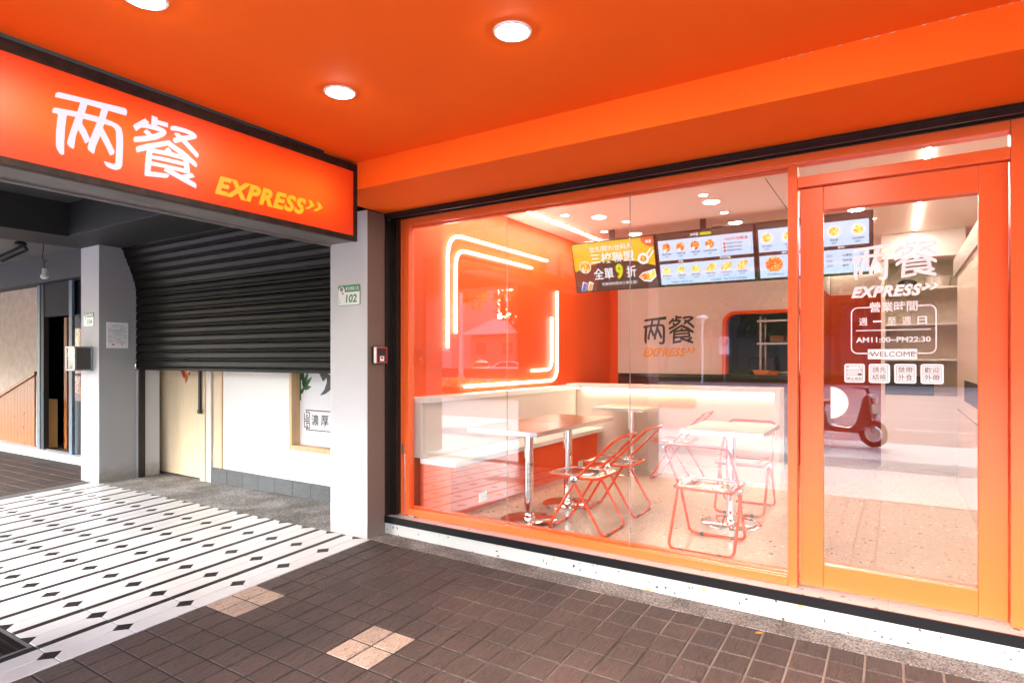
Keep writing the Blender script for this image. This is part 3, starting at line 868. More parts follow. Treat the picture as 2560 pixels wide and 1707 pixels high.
LOGO = [
  [(0.0109,0.2671),(0.0125,0.2817),(0.0194,0.2923),(0.0286,0.2957),(0.3113,0.3204),(0.3181,0.3125),(0.3181,0.2978),(0.314,0.2847),(0.2313,0.2818),(0.1399,0.2785),(0.1129,0.2778)],
  [(-0.0005,0.192),(0.0011,0.2064),(0.0068,0.2165),(0.0137,0.2197),(0.0983,0.2307),(0.1325,0.2341),(0.1926,0.2377),(0.2209,0.2373),(0.2496,0.2339),(0.2762,0.2282),(0.2923,0.2145),(0.2991,0.186),(0.3004,0.1396),(0.2964,0.0303),(0.2896,0.0139),(0.2708,0.0008),(0.2549,-0.0005),(0.2287,0.0049),(0.2196,0.0139),(0.2131,0.0278),(0.217,0.0295),(0.2549,0.0272),(0.2615,0.0302),(0.265,0.0378),(0.2687,0.1359),(0.2668,0.1904),(0.2602,0.2042),(0.2483,0.2104),(0.2144,0.2103),(0.1824,0.2088),(0.1226,0.2057),(0.0923,0.2038),(0.0555,0.199),(0.0229,0.1933)],
  [(0.0229,0.1965),(0.0578,0.203),(0.0508,0.1381),(0.0472,0.069),(0.0468,0.0146),(0.0391,0.0102),(0.0298,0.0124),(0.0182,0.0306),(0.0141,0.0483),(0.0143,0.0994),(0.0182,0.1545)],
  [(0.1129,0.28),(0.1423,0.2808),(0.1312,0.2337),(0.1226,0.2029),(0.1202,0.1799),(0.1032,0.1481),(0.0935,0.1105),(0.0863,0.0533),(0.0815,0.0511),(0.0673,0.0559),(0.059,0.0671),(0.059,0.078),(0.0744,0.1402),(0.0923,0.2038),(0.1007,0.2329)],
  [(0.1202,0.1813),(0.1374,0.1549),(0.1523,0.1204),(0.151,0.1074),(0.1349,0.0922),(0.1312,0.0944),(0.1202,0.1188),(0.102,0.1491),(0.1056,0.1696)],
  [(0.2028,0.2838),(0.2326,0.2828),(0.2209,0.2373),(0.2093,0.1892),(0.1977,0.1486),(0.1774,0.0886),(0.1711,0.0543),(0.1648,0.0519),(0.1473,0.0629),(0.1428,0.0727),(0.1448,0.0873),(0.1548,0.1239),(0.1824,0.2088),(0.1926,0.2391)],
  [(0.2093,0.1892),(0.2339,0.1455),(0.2615,0.0904),(0.2576,0.0762),(0.2431,0.0649),(0.2391,0.0666),(0.2235,0.0994),(0.1964,0.1482),(0.2003,0.1721)],
  [(0.347,0.2425),(0.3483,0.2486),(0.355,0.2564),(0.4038,0.3007),(0.4264,0.2863),(0.4162,0.2771),(0.3846,0.2476),(0.3603,0.2212)],
  [(0.437,0.3276),(0.4681,0.3258),(0.4667,0.3136),(0.4638,0.2819),(0.4343,0.2781)],
  [(0.4667,0.3136),(0.52,0.3151),(0.52,0.2913),(0.4638,0.2892)],
  [(0.4162,0.2771),(0.4343,0.279),(0.4652,0.283),(0.4968,0.2793),(0.5098,0.2717),(0.5121,0.2621),(0.5084,0.2505),(0.491,0.2318),(0.4567,0.208),(0.412,0.1857),(0.3711,0.1698),(0.351,0.1637),(0.3483,0.1734),(0.3496,0.1852),(0.3536,0.1921),(0.3738,0.1998),(0.4134,0.2158),(0.4384,0.2301),(0.4795,0.2562),(0.4427,0.2561),(0.4093,0.2532),(0.3846,0.2476)],
  [(0.3955,0.2304),(0.412,0.2477),(0.4287,0.24),(0.4398,0.229),(0.4134,0.215)],
  [(0.5318,0.2817),(0.5332,0.3),(0.5406,0.3075),(0.5644,0.3131),(0.6191,0.3157),(0.6564,0.3107),(0.6722,0.3018),(0.6769,0.2925),(0.6722,0.2802),(0.6408,0.2628),(0.5916,0.2396),(0.5554,0.2194),(0.548,0.227),(0.545,0.2366),(0.5495,0.2454),(0.5644,0.2545),(0.5931,0.2695),(0.6377,0.2895),(0.6037,0.291),(0.5674,0.2885)],
  [(0.5501,0.2681),(0.5584,0.2761),(0.5764,0.2794),(0.5931,0.271),(0.6191,0.2532),(0.6817,0.2041),(0.6874,0.1949),(0.6855,0.185),(0.676,0.1737),(0.5916,0.2387),(0.5644,0.256)],
  [(0.359,0.1283),(0.359,0.1383),(0.3644,0.1456),(0.4093,0.1719),(0.5259,0.2262),(0.551,0.2114),(0.5142,0.1945),(0.4427,0.1572),(0.4093,0.1387),(0.3644,0.1142)],
  [(0.5259,0.2262),(0.551,0.2114),(0.6037,0.1908),(0.6314,0.1743),(0.6722,0.1488),(0.6779,0.138),(0.676,0.1266),(0.6706,0.1206),(0.6299,0.1403),(0.5825,0.1665),(0.5142,0.196)],
  [(0.412,0.1424),(0.4441,0.159),(0.4398,0.1345),(0.4356,0.0897),(0.4315,0.0363),(0.4852,0.0431),(0.5142,0.0461),(0.5253,0.0445),(0.5244,0.0354),(0.5171,0.0261),(0.5084,0.0218),(0.401,0.0054),(0.4024,0.0518),(0.406,0.1017)],
  [(0.4427,0.158),(0.5084,0.1646),(0.5436,0.1658),(0.5825,0.1665),(0.6191,0.1647),(0.6299,0.1433),(0.6345,0.1171),(0.6383,0.0798),(0.6068,0.0716),(0.6053,0.097),(0.6031,0.1329),(0.5992,0.1424),(0.5734,0.1428),(0.5142,0.1411),(0.4398,0.1351)],
  [(0.502,0.1701),(0.5215,0.1877),(0.5347,0.1767),(0.5406,0.1635),(0.5084,0.1631)],
  [(0.4384,0.1225),(0.4997,0.1281),(0.6037,0.1316),(0.6053,0.1107),(0.5142,0.1084),(0.4356,0.1028)],
  [(0.4356,0.0897),(0.4997,0.0926),(0.6053,0.097),(0.6191,0.0733),(0.5347,0.0738),(0.5025,0.0727),(0.4329,0.0672)],
  [(0.504,0.0746),(0.5347,0.0753),(0.5916,0.0586),(0.6283,0.0466),(0.6658,0.036),(0.6747,0.0242),(0.6706,0.0047),(0.6191,0.0184),(0.4968,0.0564)],
  [(0.5916,0.0586),(0.6486,0.084),(0.6649,0.0666),(0.6283,0.0466)]]
# ------------------------------------------------------------------ lettering of the logo
def logo(mb, fr, x, y, sx, sy, d=.001):
    """the two brush characters; (x, y) lower left corner, sx/sy scales of the traced strokes"""
    o, ex, ey, en = fr
    from mathutils.geometry import tessellate_polygon
    for k, L in enumerate(LOGO):
        pts = [Vector((x+p[0]*sx, y+p[1]*sy, 0)) for p in L]
        tri = tessellate_polygon([pts])
        W = [o + ex*p.x + ey*p.y + en*(d + k*.00012) for p in pts]
        fs = []
        for t in tri:
            a, b, c = [pts[i] for i in t]
            fs.append(t if (b-a).cross(c-a).z > 0 else (t[0], t[2], t[1]))
        mb.add(W, fs)
def chevrons(mb, fr, x, y, h, w, d=.001):
    """the two sheared arrow heads after EXPRESS"""
    s = .33*h
    for k in range(2):
        ox = x+k*w*.60
        pts = [(ox+s,y+h),(ox+s+.24*w,y+h),(ox+.56*w+s*.5,y+h*.52),(ox+.17*w,y),(ox-.08*w,y),(ox+.25*w+s*.5,y+h*.5)]
        flat(mb, pts, fr, d)
def express(name, fr, x0, x1, y0, y1, mat, parent, chev=True, bold=.05):
    w_ = x1-x0; h = y1-y0
    mb = MB()
    text(None, 'EXPRESS', fr, (x0, x0+w_*.845, y0, y1), None, None, bold=bold, shear=.30, mb=mb, spacing=1.13)
    chevrons(mb, fr, x0+w_*.84, y0+h*.42, h*.58, w_*.15)
    return obj(name, mb, mat, parent)

# ------------------------------------------------------------------ hanging light box sign
sg = thing('light_box_sign', 'long orange light box sign with white characters hanging under the ceiling', 'sign', (-3.39, -1.9, 2.155))
X = -3.245
Y0, Y1, Z0, Z1 = -3.25, -.64, 2.155, 2.70
mb = MB()
mb.box(X-.035, X, Y0, Y1, Z0, Z0+.037); mb.box(X-.035, X, Y0, Y1, Z1-.052, Z1-.004)
mb.box(X-.035, X, Y1-.036, Y1, Z0+.037, Z1-.052); mb.box(X-.035, X, Y0, Y0+.036, Z0+.037, Z1-.052)
rusty = pbr('worn_black_frame', (0.0045,0.003,0.0028), 0.5, spec=.25, var=.6, vscale=16, vcol=(0.032,0.015,0.010), vdetail=6)
obj('frame', mb, rusty, sg, bevel=.003)
mb = MB(); mb.box(X-.293, X-.036, Y0, Y1, Z0+.004, Z1-.004)
obj('box', mb, pbr('sign_box_sheet', (.13,.12,.115), .45, spec=.4, var=.25, vscale=5), sg, bevel=.003)
mb = MB(); mb.box(X-.285, X-.272, Y0, Y1, Z0-.008, Z0+.0035)
obj('rear_lip', mb, pbr('sign_lip_sheet', (.20,.185,.175), .5), sg)
# backlit orange face: falloff of the unbuilt tubes is painted into the emission
m_, nt_, b_, out_ = new_mat('backlit_orange_face')
N, L = nt_.nodes, nt_.links
geo = N.new("ShaderNodeNewGeometry"); sp = N.new("ShaderNodeSeparateXYZ"); L.new(geo.outputs["Position"], sp.inputs[0])
def band(sock, c, half, soft):
    a = N.new("ShaderNodeMath"); a.operation = 'SUBTRACT'; a.inputs[1].default_value = c; L.new(sock, a.inputs[0])
    b = N.new("ShaderNodeMath"); b.operation = 'ABSOLUTE'; L.new(a.outputs[0], b.inputs[0])
    r = N.new("ShaderNodeMapRange"); r.interpolation_type = 'SMOOTHSTEP'
    r.inputs["From Min"].default_value = half; r.inputs["From Max"].default_value = half-soft
    L.new(b.outputs[0], r.inputs[0]); return r.outputs[0]
bz = band(sp.outputs[2], 2.42, .30, .30)
by = band(sp.outputs[1], -1.95, 1.36, .45)
wv = N.new("ShaderNodeMath"); wv.operation = 'SINE'
ws = N.new("ShaderNodeMath"); ws.operation = 'MULTIPLY_ADD'; ws.inputs[1].default_value = 4.4; ws.inputs[2].default_value = 5.4
L.new(sp.outputs[1], ws.inputs[0]); L.new(ws.outputs[0], wv.inputs[0])
wm = N.new("ShaderNodeMath"); wm.operation = 'MULTIPLY_ADD'; wm.inputs[1].default_value = .16; wm.inputs[2].default_value = .86
L.new(wv.outputs[0], wm.inputs[0])
mu = N.new("ShaderNodeMath"); mu.operation = 'MULTIPLY'; L.new(bz, mu.inputs[0]); L.new(by, mu.inputs[1])
mu2 = N.new("ShaderNodeMath"); mu2.operation = 'MULTIPLY'; L.new(mu.outputs[0], mu2.inputs[0]); L.new(wm.outputs[0], mu2.inputs[1])
cr = N.new("ShaderNodeValToRGB")
cr.color_ramp.elements[0].color = (.22,.006,.002,1); cr.color_ramp.elements[1].color = (.43,.085,.008,1)
k_ = cr.color_ramp.elements.new(.45); k_.color = (.40,.034,.003,1)
L.new(mu2.outputs[0], cr.inputs[0])
b_.inputs["Base Color"].default_value = (.35,.03,.005,1); b_.inputs['Specular IOR Level'].default_value = .25; b_.inputs["Roughness"].default_value = .35
L.new(cr.outputs[0], b_.inputs["Emission Color"]); b_.inputs["Emission Strength"].default_value = .125
M['sign_face'] = m_
mb = MB(); mb.box(X-.0355, X-.006, Y0+.036, Y1-.036, Z0+.037, Z1-.052)
face = obj('face', mb, m_, sg)
FS = frame((X-.006, 0, 0), (0,1,0), (0,0,1))
mb = MB(); logo(mb, FS, -2.493, 2.25, 1, 1)
obj('characters', mb, emit('lit_white_characters', (.84,.79,.97), .075), face)
express('lettering', FS, -1.712, -.968, 2.252, 2.362, emit('lit_yellow_lettering', (1,.52,.004), .066), face)
# strip along the sign top, its dark colour standing for the shaded gap
mb = MB(); mb.box(X-.02, X-.004, Y0, Y1, Z1-.0035, Z1+.004)
obj('gap_shade_strip', mb, rusty, sg)

# door lettering
mb = MB(); logo(mb, FD, -.199, 1.748, .575, .615)
obj('characters', mb, M['vinyl'], door)
express('lettering', FD, -.202, .187, 1.655, 1.719, M['vinyl'], door)
mb = MB()
text(None, '營業時間', FD, (-.115, .106, 1.574, 1.629), None, bold=.013, mb=mb)
for ch, x in (('週', -.144), ('一', -.077), ('至', -.010), ('週', .057), ('日', .126)):
    hgt = .0045 if ch == '一' else .021
    text(None, ch, FD, (x-.0205, x+.0205, 1.523-hgt, 1.523+hgt), None, bold=.010, mb=mb)
flat(mb, rect(-.179, .164, 1.472, 1.477), FD, .001)
text(None, 'AM11:00~PM22:30', FD, (-.179, .164, 1.408, 1.437), None, bold=.022, mb=mb)
ro = rrect(-.204, .190, 1.345, 1.604, .034, 6); ri = rrect(-.198, .184, 1.351, 1.598, .028, 6)
o_, ex_, ey_, en_ = FD
n_ = len(ro)
for i in range(n_):
    j = (i+1) % n_
    a, b = ro[i], ro[j]
    # the line is broken for the heading above and the WELCOME plate below
    segs = [(0, 1)]
    if min(a[1], b[1]) > 1.59 and abs(a[0]-b[0]) > .1: segs = [(0, .17), (.79, 1)]
    if max(a[1], b[1]) < 1.36 and abs(a[0]-b[0]) > .1: segs = [(0, .20), (.79, 1)]
    for t0, t1 in segs:
        f_ = lambda P, t: (P[i][0]+(P[j][0]-P[i][0])*t, P[i][1]+(P[j][1]-P[i][1])*t)
        flat(mb, [f_(ro, t0), f_(ro, t1), f_(ri, t1), f_(ri, t0)], FD, .001)
obj('opening_hours', mb, M['vinyl'], door)
mb = MB(); flat(mb, rect(-.122, .104, 1.316, 1.371), FD, .001)
wp = obj('welcome_plate', mb, M['vinyl'], door)
mb = MB(); text(None, 'WELCOME', FD, (-.112, .094, 1.330, 1.357), None, mb=mb, depth=.0016)
obj('welcome_lettering', mb, M['taupe'], wp)
for x0, rows_ in ((-.236, None), (-.118, ('請先','結帳')), (.001, ('禁帶','外食')), (.119, ('歡迎','外帶'))):
    x1, y0, y1 = x0+.100, 1.186, 1.291
    mb = MB()
    flat(mb, rrect(x0, x1, y0, y1, .012, 4), FD, .001)
    ic = obj('notice_sticker', mb, M['vinyl'], door)
    mb = MB()
    ring(mb, rrect(x0+.010, x1-.010, y0+.010, y1-.010, .004, 2), rrect(x0+.0117, x1-.0117, y0+.0117, y1-.0117, .003, 2), FD, .0016)
    if rows_:
        text(None, rows_[0], FD, (x0+.017, x1-.017, y0+.058, y1-.017), None, mb=mb, depth=.0016, bold=.005)
        text(None, rows_[1], FD, (x0+.017, x1-.017, y0+.016, y0+.049), None, mb=mb, depth=.0016, bold=.005)
        flat(mb, rect(x0+.013, x1-.013, y0+.0525, y0+.054), FD, .0016)
    else:
        text(None, '禁止吸菸', FD, (x0+.013, x1-.013, y0+.014, y0+.031), None, mb=mb, depth=.0016, bold=.01)
        for z in (.040, .060):
            ring(mb, rect(x0+.015, x1-.015, y0+z, y0+z+.012), rect(x0+.017, x1-.017, y0+z+.002, y0+z+.010), FD, .0016)
        flat(mb, rect(x1-.034, x1-.017, y0+.042, y0+.050), FD, .0018)
        for a in (-1, 1):
            flat(mb, [(x0+.017-.006, y1-.017-.006*a-.0015), (x0+.017+.006, y1-.017+.006*a-.0015), (x0+.017+.006, y1-.017+.006*a+.0015), (x0+.017-.006, y1-.017-.006*a+.0015)], FD, .0019)
        flat(mb, [(x1-.030, y1-.016), (x1-.027, y1-.016), (x1-.016, y1-.030), (x1-.017, y1-.033)], FD, .0016)
    obj('print', mb, M['taupe'], ic)

# ------------------------------------------------------------------ arcade downlights
lens = emit('downlight_lens', (1.0, .90, .78), 20.0)
k = 0
names = {(-2.464,-1.5): 'round white downlight in the orange ceiling close to the sign\'s EXPRESS end',
         (-1.381,-1.514): 'round white downlight in the orange ceiling between sign and door',
         (-2.46,-2.482): 'round white downlight in the orange ceiling beside the sign\'s white characters',
         (-1.38,-2.482): 'round white downlight in the street-side row, second from the sign',
         (-.3,-1.5): 'round white downlight in the orange ceiling opposite the glass door',
         (-.3,-2.482): 'round white downlight in the street-side row, third from the sign'}
for x, y in ((-2.464,-1.5),(-1.381,-1.514),(-2.46,-2.482),(-1.38,-2.482),(-.3,-1.5),(-.3,-2.482)):
    d_ = thing('ceiling_downlight', names[(x, y)], 'downlight', (x, y, 2.72), group='downlights in the orange ceiling')
    mb = MB(); mb.lathe([(.066,-.001),(.070,-.007),(.080,-.006),(.0835,0.0),(.0835,.004)], (x,y,2.72), 40)
    obj('trim_ring', mb, M['white_plastic'], d_)
    mb = MB(); mb.lathe([(.0001,-.016),(.035,-.0145),(.058,-.010),(.066,-.005)], (x,y,2.72), 40)
    for q_ in range(len(mb.f)): mb.f[q_] = mb.f[q_][::-1]
    obj('lens', mb, lens, d_)
# ------------------------------------------------------------------ roller shutter of the neighbouring shop
sh = thing('roller_shutter', 'worn black roller shutter pulled half way down between the pillars', 'shutter', (-6, .2, 1.2))
path = [(.212, 1.205)]
prof = [(.212,1.205),(.212,2.10),(.207,2.21),(.178,2.32),(.136,2.444),(.085,2.575),(.034,2.714),(.015,2.80)]
def along(s):
    for a, b in zip(prof[:-1], prof[1:]):
        l = math.dist(a, b)
        if s <= l: t = s/l; return (a[0]+(b[0]-a[0])*t, a[1]+(b[1]-a[1])*t, (b[0]-a[0])/l, (b[1]-a[1])/l)
        s -= l
    return None
pitch = .0985
k = 0
while True:
    s0, s1 = k*pitch, (k+1)*pitch
    if along(s1) is None: break
    pts = []
    # cross-section: a rolled upper lip, a flat band and a lower bead
    for t, d in ((.0,.000),(.05,.010),(.14,.0125),(.20,.006),(.26,.003),(.55,.0065),(.80,.004),(.88,.001),(.93,-.004),(.985,-.005)):
        y, z, ty, tz = along(s0+t*pitch)
        pts.append((y - tz*d, z + ty*d))
    m = MB(); n = len(pts)
    vs = [(-8.098, p[0], p[1]) for p in pts] + [(-4.046, p[0], p[1]) for p in pts] + [(-8.098, p[0]+.006, p[1]) for p in pts] + [(-4.046, p[0]+.006, p[1]) for p in pts]
    fs = [(i, n+i, n+i+1, i+1) for i in range(n-1)] + [(2*n+i+1, 3*n+i+1, 3*n+i, 2*n+i) for i in range(n-1)]
    m.add(vs, fs, True)
    obj('slat', m, M['slat'], sh)
    k += 1
mb = MB(); mb.box(-8.098, -4.046, .196, .226, 1.178, 1.204); mb.box(-8.098, -4.046, .188, .196, 1.178, 1.186)
obj('bottom_bar', mb, M['slat'], sh, bevel=.003)
mb = MB(); mb.tube([(-8.06,.19,1.19),(-8.06,.175,1.215),(-8.06,.185,1.25)], .008, 8)
obj('pull_hook', mb, M['alu'], sh)
mb = MB(); mb.box(-8.1, -8.06, .236, .30, -.3, 2.5)
obj('guide_rail', mb, M['black_metal'], sh)

# ------------------------------------------------------------------ wall behind the shutter
nb = thing('neighbour_shop_front', 'white shop wall with grey tile skirting behind the half-raised shutter', 'wall', (-6, .6, -.15))
WY = .55
mb = MB(); mb.box(-6.78, -5.552, WY, WY+.12, .004, 2.69); mb.box(-5.552, -3.9, WY, WY+.12, .004, .331); mb.box(-5.552, -3.9, WY, WY+.12, 1.6, 2.69)
obj('white_panel', mb, pbr('white_wall_laminate', (.66,.65,.635), .4, var=.04, vscale=30, stretch=(6,1,.3)), nb)
x = -6.98; k = 0
while x < -3.95:
    x1 = min(x+.298, -3.9)
    mb = MB(); mb.box(x+.0025, x1-.0025, WY-.012, WY+.02, -.3, .001)
    obj('skirting_tile', mb, M['slate_tile'], nb, bevel=.001)
    x = x1
mb = MB(); mb.box(-6.98, -3.9, WY-.006, WY+.02, -.3, -.002)
obj('skirting_grout', mb, M['grout_grey'], nb)
mb = MB(); mb.box(-6.977, -6.812, WY-.001, WY+.12, .0045, 2.69)
obj('wood_panel', mb, M['door_wood'], nb)
mb = MB(); mb.box(-6.811, -6.781, WY-.012, WY+.12, .0045, 2.69)
obj('wood_batten', mb, M['trim_wood'], nb)

fr_ = thing('poster_window', 'pine framed window with a white menu poster behind the pillar', 'window', (-4.7, .6, .33))
mb = MB(); mb.box(-5.551, -5.508, WY-.006, WY+.13, .385, 1.6)
obj('side_frame', mb, M['trim_wood'], fr_, bevel=.002)
mb = MB(); mb.box(-5.551, -3.9, WY-.006, WY+.13, .332, .384)
obj('bottom_frame', mb, M['trim_wood'], fr_, bevel=.002)
PY = WY+.10
mb = MB(); mb.box(-5.507, -3.9, PY, PY+.01, .3845, 1.6)
po = obj('poster', mb, M['paper'], fr_)
FP = frame((0, PY, 0), (1,0,0), (0,0,1))
mb = MB()
# key-pattern border and writing, coordinates measured on the sheet
bx = -5.40
ww = .011
def line(mb, pts, w_=ww, d=.001):
    for a, b in zip(pts[:-1], pts[1:]):
        if abs(a[0]-b[0]) < 1e-6: flat(mb, rect(a[0]-w_/2, a[0]+w_/2, min(a[1],b[1])-w_/2, max(a[1],b[1])+w_/2), FP, d)
        else: flat(mb, rect(min(a[0],b[0])-w_/2, max(a[0],b[0])+w_/2, a[1]-w_/2, a[1]+w_/2), FP, d+.0003)
line(mb, [(-4.0,.760),(-5.40,.760),(-5.40,.735),(-5.345,.735),(-5.345,.68),(-5.395,.68),(-5.395,.705),(-5.375,.705)])
line(mb, [(-5.375,.705),(-5.43,.718),(-5.43,.665)][1:] + [(-5.345,.645)][:0])
line(mb, [(-5.43,.718),(-5.43,.660),(-5.345,.660)], ww, .0016)
line(mb, [(-5.345,.640),(-5.43,.640),(-5.43,.578),(-5.375,.578),(-5.375,.60)])
line(mb, [(-4.0,.548),(-5.40,.548),(-5.40,.565),(-5.345,.565),(-5.345,.622),(-5.395,.622),(-5.395,.60)])
text(None, '濃', FP, (-5.315, -5.20, .600, .715), None, mb=mb, depth=.001, bold=.012)
text(None, '厚', FP, (-5.165, -5.045, .600, .715), None, mb=mb, depth=.001, bold=.012)
# dark crescent of the drawing
flat(mb, [(-5.19,1.16),(-5.06,1.16),(-4.9,1.1),(-5.0,1.0),(-5.09,.945),(-5.18,.925),(-5.11,.99),(-5.07,1.07),(-5.075,1.115),(-5.13,1.075)], FP, .001)
obj('print', mb, M['ink'], po)
mb = MB()
def leaf(mb, x, y, a, l, w_):
    ca, sa = math.cos(a), math.sin(a)
    pts = [(0,0),(.3*l,w_*.5),(.65*l,w_*.42),(l,0),(.65*l,-w_*.3),(.3*l,-w_*.42)]
    flat(mb, [(x+p[0]*ca-p[1]*sa, y+p[0]*sa+p[1]*ca) for p in pts], FP, .0012)
flat(mb, rect(-5.506, -5.485, .86, 1.2), FP, .001)
leaf(mb, -5.49,.93,.9,.10,.05); leaf(mb, -5.44,.985,.25,.13,.05); leaf(mb, -5.44,.995,.75,.19,.055); leaf(mb, -5.445,1.0,1.15,.21,.055); leaf(mb, -5.45,1.0,1.5,.17,.055); leaf(mb, -5.5,1.07,1.1,.12,.06)
obj('leaf_print', mb, M['green_dark'], po)

dr = thing('wood_door', 'pale veneered door behind the half-raised shutter', 'door', (-7.8, .55, -.18))
mb = MB(); mb.box(-8.35, -7.20, WY+.02, WY+.06, -.165, 2.2)
obj('leaf', mb, M['door_wood'], dr, bevel=.002)
mb = MB(); mb.box(-8.50, -8.362, WY-.04, WY+.08, -.3, 2.25)
obj('left_frame', mb, M['white_lam'], dr, bevel=.003)
mb = MB(); mb.box(-8.62, -8.502, WY-.02, WY+.08, -.3, 2.25)
obj('left_casing', mb, M['trim_wood'], dr, bevel=.003)
mb = MB(); mb.box(-7.185, -6.985, WY-.03, WY+.10, -.3, 2.25)
obj('right_frame', mb, M['white_lam'], dr, bevel=.003)
mb = MB(); mb.box(-7.188, -7.086, WY-.045, WY-.0305, -.3, 2.25)
obj('right_casing', mb, M['door_wood'], dr, bevel=.002)
FW = frame((0, WY+.02, 0), (1,0,0), (0,0,1))
pc = thing('door_charm', 'diamond shaped colourful print hanging on the pale door', 'decoration', (-7.6, .55, 1.02))
mb = MB(); mb.extrude([(-7.613,1.005),(-7.47,1.20),(-7.613,1.40),(-7.755,1.20)], FW, .003)
m_, nt_, b_, out_ = new_mat('colourful_print')
N, L = nt_.nodes, nt_.links
g_ = N.new("ShaderNodeNewGeometry"); v_ = N.new("ShaderNodeTexVoronoi"); v_.inputs["Scale"].default_value = 24
L.new(g_.outputs["Position"], v_.inputs["Vector"]); s_ = N.new("ShaderNodeSeparateColor"); L.new(v_.outputs["Color"], s_.inputs[0])
r_ = N.new("ShaderNodeValToRGB"); r_.color_ramp.interpolation = 'CONSTANT'
for p_, c_ in ((.0,(.45,.02,.01)),(.25,(.02,.06,.3)),(.45,(.7,.35,.02)),(.62,(.75,.72,.68)),(.8,(.55,.08,.01))):
    e_ = r_.color_ramp.elements.new(p_) if p_ else r_.color_ramp.elements[0]; e_.color = (*c_, 1)
L.new(s_.outputs[0], r_.inputs[0]); L.new(r_.outputs[0], b_.inputs["Base Color"])
obj('card', mb, m_, pc)
bar = thing('door_bar', 'black hanging bar with a hook beside the pale door', 'bar', (-7.155, .47, .65))
mb = MB(); mb.box(-7.172, -7.138, .470, .495, .70, 1.6)
obj('rod', mb, M['black'], bar, bevel=.004)
mb = MB(); mb.box(-7.178, -7.130, .465, .498, .648, .70); mb.tube([(-7.13,.48,.69),(-7.112,.48,.685),(-7.112,.48,.66)], .006, 6)
obj('catch', mb, M['black'], bar, bevel=.004)
mb = MB(); mb.box(-8.65, -3.7, .72, .75, -.3, 2.7)
setp(obj('porch_back_wall', mb, M['flat_black']), 'dark inner wall behind the neighbouring shop front', 'wall', kind='structure')

# ------------------------------------------------------------------ house number plates, reader, notice, mailbox
def plate(x0, x1, z0, z1, y, num, lab):
    t = thing('house_number_plate', lab, 'plate', ((x0+x1)/2, y, z0))
    F = frame((0, y, 0), (1,0,0), (0,0,1))
    mb = MB(); mb.extrude(rrect(x0, x1, z0, z1, .014, 5), F, .004)
    b = obj('plate', mb, M['green'], t, bevel=.001)
    F2 = frame((0, y-.004, 0), (1,0,0), (0,0,1))
    w_, h = x1-x0, z1-z0
    mb = MB(); flat(mb, rrect(x0+.004, x1-.004, z0+.004, z1-.004, .011, 5), F2, .0008)
    obj('enamel', mb, M['plate_white'], t)
    mb = MB()
    p = rrect(x0+.0045, x1-.0045, z0+h*.655, z1-.0045, .010, 5)
    flat(mb, p, F2, .0014)
    text(None, num, F2, (x0+w_*.36, x1-w_*.14, z0+h*.14, z0+h*.54), None, mb=mb, depth=.0014, bold=.03, shear=.12)
    text(None, '大', F2, (x0+w_*.06, x0+w_*.12, z0+h*.30, z0+h*.36), None, mb=mb, depth=.0014)
    text(None, '安', F2, (x0+w_*.06, x0+w_*.12, z0+h*.21, z0+h*.28), None, mb=mb, depth=.0014)
    text(None, '區', F2, (x0+w_*.06, x0+w_*.12, z0+h*.12, z0+h*.19), None, mb=mb, depth=.0014)
    obj('number', mb, M['green'], t)
    mb = MB(); text(None, '新生南路三段', F2, (x0+w_*.36, x1-w_*.05, z0+h*.72, z0+h*.92), None, mb=mb, depth=.002, bold=.01)
    obj('street_name', mb, M['plate_white'], t)
    mb = MB(); cx, cz = x0+w_*.17, z0+h*.70
    flat(mb, ell(cx, cz, w_*.15, h*.25), F2, .0022)
    em = obj('emblem', mb, M['plate_white'], t)
    mb = MB()
    for k in range(8):
        a = k*math.pi/4
        flat(mb, [(cx+.004*math.cos(a-.5), cz+.018+.004*math.sin(a-.5)), (cx+.020*math.cos(a-.25), cz+.018+.022*math.sin(a-.25)), (cx+.022*math.cos(a+.25), cz+.018+.022*math.sin(a+.25)), (cx+.004*math.cos(a+.5), cz+.018+.004*math.sin(a+.5))], F2, .0026)
    obj('flower', mb, M['purple'], em)
    mb = MB(); flat(mb, rect(cx+.006, cx+.026, cz-.026, cz-.010), F2, .0028)
    obj('seal', mb, M['red'], em)
plate(-3.944, -3.684, 1.758, 1.929, -.195, '102', 'green and white 102 house number plate on the white pillar')
plate(-8.483, -8.221, 1.714, 1.881, -.215, '104', 'green and white 104 house number plate on the pale grey pillar')

rd = thing('card_reader', 'small card reader with a red face edge on the taupe pillar side', 'card reader', (-3.58, -.1, 1.28))
mb = MB(); mb.box(-3.605, -3.575, -.150, -.028, 1.276, 1.42)
obj('back_box', mb, M['black'], rd, bevel=.004)
mb = MB(); mb.box(-3.5748, -3.545, -.155, -.030, 1.283, 1.413)
obj('housing', mb, M['white_plastic'], rd, bevel=.003)
FR = frame((-3.545, 0, 0), (0,1,0), (0,0,1))
mb = MB(); flat(mb, rect(-.154,-.031,1.284,1.412), FR, .001)
fc = obj('face', mb, M['red'], rd)
mb = MB(); flat(mb, rect(-.145,-.040,1.291,1.405), FR, .0016)
obj('screen', mb, M['ink'], fc)
mb = MB(); flat(mb, rect(-.115,-.068,1.298,1.340), FR, .0022)
lb = obj('sticker', mb, M['paper'], fc)
mb = MB(); flat(mb, rect(-.105,-.080,1.318,1.334), FR, .0028)
obj('mark', mb, M['red'], lb)

